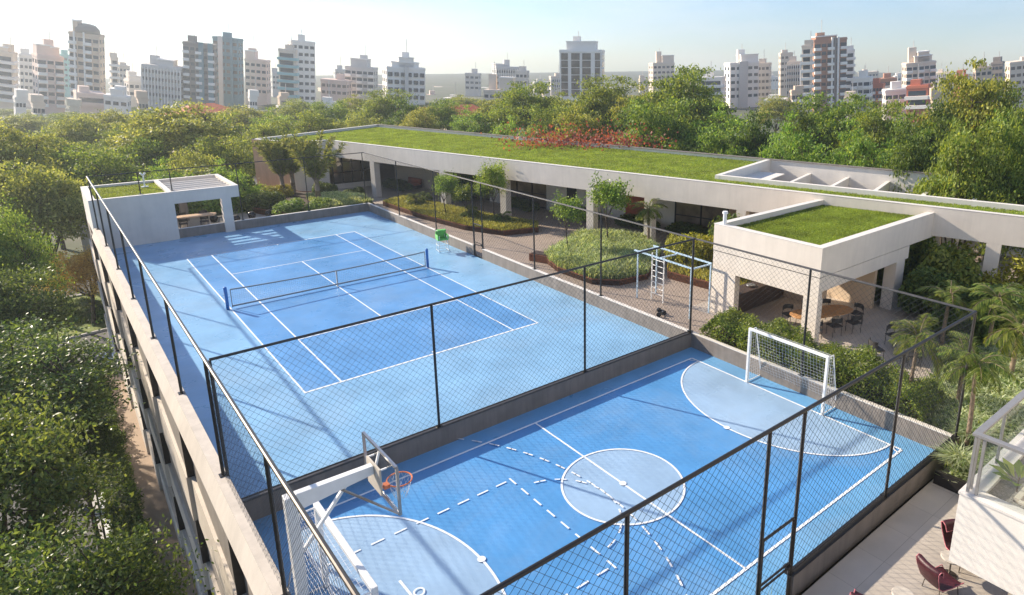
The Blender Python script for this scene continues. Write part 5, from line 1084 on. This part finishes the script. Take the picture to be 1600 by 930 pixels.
    if not crown:
        MB().box(hx - 1.4, hx + 1.4, -1.2, 1.2, H + .01, top_ + rr_.uniform(1.2, 2.4)).build('water_tank', TM[wall], t)
        MB().tube((hx + .6, 0, top_ + 1), (hx + .6, 0, top_ + rr_.uniform(4, 7)), .12, n=5).build('antenna', TM['grey'], t)
    if style == 'fins':
        f = MB(); m_ = nb * 2
        for k in range(m_ + 1): f.box(-w_/2 + w_*k/m_ - .15, -w_/2 + w_*k/m_ + .15, y - .7, y - .062, max(0, zlow), H - 1.)
        f.build('fin', TM['bal'], t)
    if pier:
        for k, (xa, xb, mm_) in enumerate(pier): MB().box(xa*w_, xb*w_, y - .8, y - .001, 0, H + .3).build('pier', TM[mm_], t)
    if crown: MB().lathe([(w_*.46, 0), (w_*.44, crown*px*.5), (w_*.30, crown*px), (w_*.1, crown*px*1.15)], (0, 0, H), 14).build('crown', TM['dk'], t, smooth=True)
    return t
TW_ = [
 dict(label='cream balcony tower at the left edge in the sun glare', u0=-8, u1=36, vt=78, D=330, style='ribbon', wall='cream', rot=-15, steps=[(4, 26, 72)]),
 dict(label='narrow pale tower right of the cream one at the left edge', u0=34, u1=58, vt=82, D=360, wall='white', rot=12),
 dict(label='pinkish tower with stacked central balconies and a sloped top', u0=57, u1=106, vt=84, D=310, style='balcony', wall='pink', rot=14, steps=[(58, 84, 70), (84, 100, 72)]),
 dict(label='green glass block glimpsed behind the pinkish tower', u0=98, u1=119, vt=84, D=460, wall='green', win='balg' if False else 'win', rot=5),
 dict(label='tallest tan tower on the left with white piers and a dark domed crown', u0=121, u1=176, vt=50, D=306, style='balcony', wall='tan', rot=-14, crown=12, pier=[(-.34, -.29, 'bal'), (-.02, .03, 'bal')], steps=[(127, 136, 34)]),
 dict(label='low pink banded block at the foot of the tallest tan tower', u0=110, u1=160, vt=143, D=280, style='ribbon', wall='pink', bal='pink', rot=10, vb=215),
 dict(label='slim tower with curved balconies behind the tallest tan tower', u0=177, u1=190, vt=88, D=380, style='ribbon', wall='beige', rot=10),
 dict(label='plain beige block right of the tallest tan tower', u0=186, u1=206, vt=101, D=420, wall='beige', rot=15),
 dict(label='low white flats with dark square windows', u0=157, u1=200, vt=148, D=260, wall='white', rot=-12, vb=215, steps=[(168, 190, 140)]),
 dict(label='white flats with a brown side left of the finned block', u0=193, u1=226, vt=124, D=320, wall='white', rot=20, vb=215, steps=[(196, 224, 119)]),
 dict(label='grey office block with vertical fins and a small rooftop box', u0=225, u1=294, vt=101, D=300, style='fins', wall='grey', rot=-12, steps=[(252, 280, 93)]),
 dict(label='dark brown front part of the twin teal tower', u0=294, u1=347, vt=66, D=300, style='balcony', wall='dk', rot=-8, pier=[(.0, .16, 'teal'), (.3, .46, 'teal')]),
 dict(label='taller dark teal part of the twin tower with pale window bands', u0=341, u1=388, vt=58, D=318, style='punched', wall='teal', win='winw', rot=-16, pier=[(-.28, -.1, 'grey'), (.2, .3, 'teal')]),
 dict(label='pale pink tower with dark square windows right of the teal tower', u0=386, u1=426, vt=92, D=330, wall='pink', rot=-14, steps=[(386, 404, 81)]),
 dict(label='slim grey slab between the pink tower and the white slab', u0=424, u1=442, vt=113, D=400, wall='grey', rot=10),
 dict(label='white slab tower with teal balconies on its left edge', u0=455, u1=498, vt=63, D=290, wall='white', rot=22, depth=.5, win='win'),
 dict(label='stack of teal glass balconies attached left of the white slab', u0=440, u1=470, vt=76, D=286, style='ribbon', wall='beige', bal='balg', rot=-14),
 dict(label='brownish pink grid block right of the white slab tower', u0=501, u1=549, vt=124, D=300, wall='pink', rot=-14, win='winw'),
 dict(label='grey block behind the brownish grid block', u0=522, u1=546, vt=108, D=400, wall='grey', rot=10),
 dict(label='grey white stepped tower with central balconies', u0=541, u1=592, vt=104, D=310, style='balcony', wall='grey', bal='bal', rot=-12, steps=[(550, 580, 93)]),
 dict(label='white tower with rows of dark oval bays and a central grey shaft', u0=598, u1=665, vt=104, D=270, style='oval', wall='white', rot=10, steps=[(607, 655, 98), (620, 646, 91)], pier=[(-.05, .05, 'grey')], vb=215),
 dict(label='low salmon coloured block right of the oval bay tower', u0=664, u1=682, vt=148, D=400, wall='pink', rot=10),
 dict(label='low grey white building with a dark roof', u0=690, u1=726, vt=153, D=300, wall='white', rot=-20, vb=205),
 dict(label='lone slim grey tower in the middle of the skyline', u0=727, u1=752, vt=114, D=380, style='punched', wall='grey', rot=-12),
 dict(label='grey office block with dark glass side', u0=769, u1=812, vt=104, D=340, style='fins', wall='grey', rot=14, steps=[(769, 790, 101)]),
 dict(label='pale grey block right of the dark glass office block', u0=806, u1=827, vt=110, D=300, wall='grey', rot=-12),
 dict(label='low beige block in front of the grey office blocks', u0=755, u1=806, vt=140, D=260, wall='beige', rot=-10, steps=[(782, 806, 122)]),
 dict(label='small grey block left of the dark glazed tower', u0=832, u1=858, vt=128, D=420, wall='grey', rot=10),
 dict(label='narrow beige gridded block left of the dark glazed tower', u0=858, u1=878, vt=119, D=360, wall='beige', rot=12, style='fins'),
 dict(label='large tower of dark glass in a white frame with a planted rooftop', u0=875, u1=945, vt=78, D=270, style='curtain', wall='white', win='winw', rot=-8, depth=.6, steps=[(886, 934, 67)]),
 dict(label='small beige block left of the stepped beige tower', u0=998, u1=1014, vt=123, D=420, wall='beige', rot=10),
 dict(label='beige white stepped tower right of the middle', u0=1013, u1=1053, vt=98, D=380, wall='beige', rot=15, steps=[(1031, 1053, 88)]),
 dict(label='white flats with dark continuous bands', u0=1090, u1=1134, vt=120, D=280, style='ribbon', wall='white', rot=-12, vb=215),
 dict(label='white and grey green tower with a bright corner', u0=1130, u1=1184, vt=97, D=290, style='punched', wall='white', rot=16, steps=[(1152, 1184, 87)], pier=[(-.2, .1, 'grey')]),
 dict(label='brown grey slab attached right of the white and grey green tower', u0=1182, u1=1204, vt=98, D=310, wall='beige', rot=-12, win='winw'),
 dict(label='low white house block with balconies in front of the slabs', u0=1196, u1=1234, vt=154, D=230, style='balcony', wall='white', rot=-12, vb=215),
 dict(label='tall plain beige slab left of the brown tower', u0=1214, u1=1236, vt=82, D=350, wall='beige', rot=12, win='winw'),
 dict(label='shorter beige slab directly left of the brown tower', u0=1228, u1=1251, vt=96, D=320, style='fins', wall='beige', rot=-10),
 dict(label='tall brown brick tower with pale central stripes', u0=1258, u1=1317, vt=60, D=270, style='balcony', wall='brown', rot=14, steps=[(1262, 1300, 57)], pier=[(.02, .07, 'bal'), (.2, .26, 'bal'), (.1, .17, 'dk')]),
 dict(label='stack of curved white balconies on the left edge of the brown tower', u0=1249, u1=1266, vt=70, D=262, style='ribbon', wall='beige', rot=-10),
 dict(label='white balcony tower right of the brown tower', u0=1314, u1=1331, vt=77, D=300, style='ribbon', wall='white', rot=8, steps=[]),
 dict(label='white flats with a triangular gable right of the brown tower', u0=1330, u1=1364, vt=120, D=270, style='balcony', wall='white', rot=-12, vb=215),
 dict(label='brownish block with dark glass behind the gabled flats', u0=1356, u1=1401, vt=122, D=330, wall='brown', bal='bal', style='ribbon', rot=10, vb=215),
 dict(label='white and dark striped flats left of the brick building', u0=1380, u1=1428, vt=138, D=240, style='balcony', wall='white', rot=10, vb=215),
 dict(label='pale pink tower with an ornate stepped top', u0=1406, u1=1459, vt=96, D=310, style='balcony', wall='beige', rot=12, steps=[(1422, 1453, 88), (1428, 1448, 82)]),
 dict(label='red brick building with white balconies in front of the ornate tower', u0=1418, u1=1458, vt=132, D=230, style='ribbon', wall='brick', rot=-14, vb=230),
 dict(label='dark glazed brick block right of the red brick building', u0=1456, u1=1490, vt=127, D=260, style='fins', wall='dk', rot=12, vb=230),
 dict(label='red brown tower rising behind the trees on the right', u0=1485, u1=1512, vt=117, D=300, wall='brick', rot=-12),
 dict(label='brown block peeking out left of the tall bright tree', u0=1518, u1=1548, vt=104, D=300, wall='tan', rot=12),
 dict(label='dark small tower behind the top of the tall bright tree', u0=1545, u1=1566, vt=96, D=330, wall='dk', rot=-12),
 dict(label='beige rounded tower at the right edge', u0=1567, u1=1612, vt=94, D=310, style='punched', wall='beige', win='winw', rot=14),
]
for k in TW_: tower(**k)
FILL = [(-30, 12, 130, 420, 'cream', 'ribbon', 'low cream block at the very left edge'), (96, 124, 118, 480, 'beige', 'punched', 'hazy beige block between the pinkish tower and the tallest tan tower'), (206, 228, 138, 500, 'white', 'punched', 'hazy white block left of the finned office block'),
 (268, 300, 118, 520, 'beige', 'punched', 'hazy beige block behind the finned office block'), (405, 440, 128, 480, 'white', 'ribbon', 'hazy white block behind the pale pink tower'), (495, 520, 138, 460, 'cream', 'punched', 'cream block low between the white slab and the brownish grid block'), (570, 602, 132, 480, 'beige', 'fins', 'hazy block behind the gap left of the oval bay tower'),
 (676, 700, 156, 520, 'beige', 'punched', 'tiny hazy block left of the building with the dark roof'), (748, 772, 148, 500, 'white', 'punched', 'tiny hazy block right of the lone slim tower'), (822, 842, 136, 520, 'pink', 'punched', 'hazy pink block left of the small grey block'), (944, 968, 150, 500, 'white', 'ribbon', 'low hazy block right of the dark glazed tower'),
 (972, 1000, 146, 520, 'beige', 'punched', 'low hazy beige block left of the small beige block'), (1050, 1078, 128, 460, 'beige', 'fins', 'hazy beige block right of the beige stepped tower'), (1072, 1094, 132, 520, 'pink', 'punched', 'hazy pink block left of the banded white flats'),
 (1200, 1216, 120, 480, 'white', 'punched', 'hazy white block left of the tall plain beige slab'), (1340, 1372, 112, 520, 'beige', 'punched', 'hazy beige block behind the gabled flats'), (1395, 1412, 118, 480, 'white', 'punched', 'hazy white sliver left of the ornate tower'), (1460, 1488, 112, 520, 'beige', 'fins', 'hazy beige block behind the dark glazed brick block'),
 (1500, 1530, 128, 420, 'white', 'ribbon', 'white banded block behind the trees on the right'), (1560, 1590, 112, 460, 'pink', 'punched', 'pink block behind the beige rounded tower'), (1364, 1384, 130, 300, 'brick', 'balcony', 'narrow brick flats right of the gabled flats')]
FILL += [(14, 34, 150, 260, 'white', 'punched', 'low white block in front of the cream tower at the left edge'), (40, 62, 158, 240, 'beige', 'balcony', 'low beige balcony block before the narrow pale tower'), (100, 116, 165, 230, 'cream', 'ribbon', 'small cream block below the pinkish tower'),
 (208, 226, 152, 240, 'tan', 'punched', 'small tan block at the left foot of the finned office block'), (384, 398, 150, 250, 'white', 'punched', 'small white block at the foot of the pale pink tower'), (430, 446, 150, 260, 'tan', 'ribbon', 'small tan banded block left of the teal balconies'),
 (500, 522, 158, 240, 'white', 'punched', 'small white block below the brownish grid block'), (845, 872, 150, 250, 'cream', 'balcony', 'small cream block at the foot of the gridded beige block'), (946, 962, 162, 230, 'beige', 'punched', 'tiny beige house right of the dark glazed tower'), (1056, 1086, 146, 250, 'cream', 'ribbon', 'cream banded block left of the banded white flats'),
 (1236, 1256, 140, 230, 'tan', 'balcony', 'tan balcony block at the foot of the brown tower'), (1322, 1342, 150, 220, 'cream', 'punched', 'small cream block below the gabled flats'), (1458, 1480, 150, 210, 'tan', 'balcony', 'tan balcony block before the dark glazed brick block'), (1492, 1520, 140, 230, 'brick', 'punched', 'brick block between the dark glazed block and the tall light green tree')]
for a0, a1, av, D_0, wl_, st_, lb_ in FILL: tower(lb_, a0, a1, av, D_0, st_, wl_, rot=rnd.choice((-14, 12, 18)), vb=190)
for uu, vv, W, D, lb in ((320, 178, 12, 150, 'low house with red tiled roof below the twin teal tower'), (727, 180, 9.5, 130, 'low house with red tiled hip roof behind the roof garden'), (668, 183, 9, 140, 'low house with red tiled roof below the oval bay tower')):
    p = atd(uu, vv, D); t = thing('house', lb, 'house', (p[0], p[1], PZ), math.atan2(p[1]-CAM[1], p[0]-CAM[0]) - math.pi/2 + .3)
    H = p[2] - PZ; MB().box(-W/2, W/2, -W*.4, W*.4, 0, H - .0).build('wall', TM['cream'], t)
    e = .5; MB().add([(-W/2-e, -W*.4-e, H), (W/2+e, -W*.4-e, H), (W/2+e, W*.4+e, H), (-W/2-e, W*.4+e, H), (-W*.15, 0, H + 2.0), (W*.15, 0, H + 2.0)], [(0,1,5,4), (1,2,5), (2,3,4,5), (3,0,4), (3,2,1,0)]).build('roof', M['red_roof'], t)
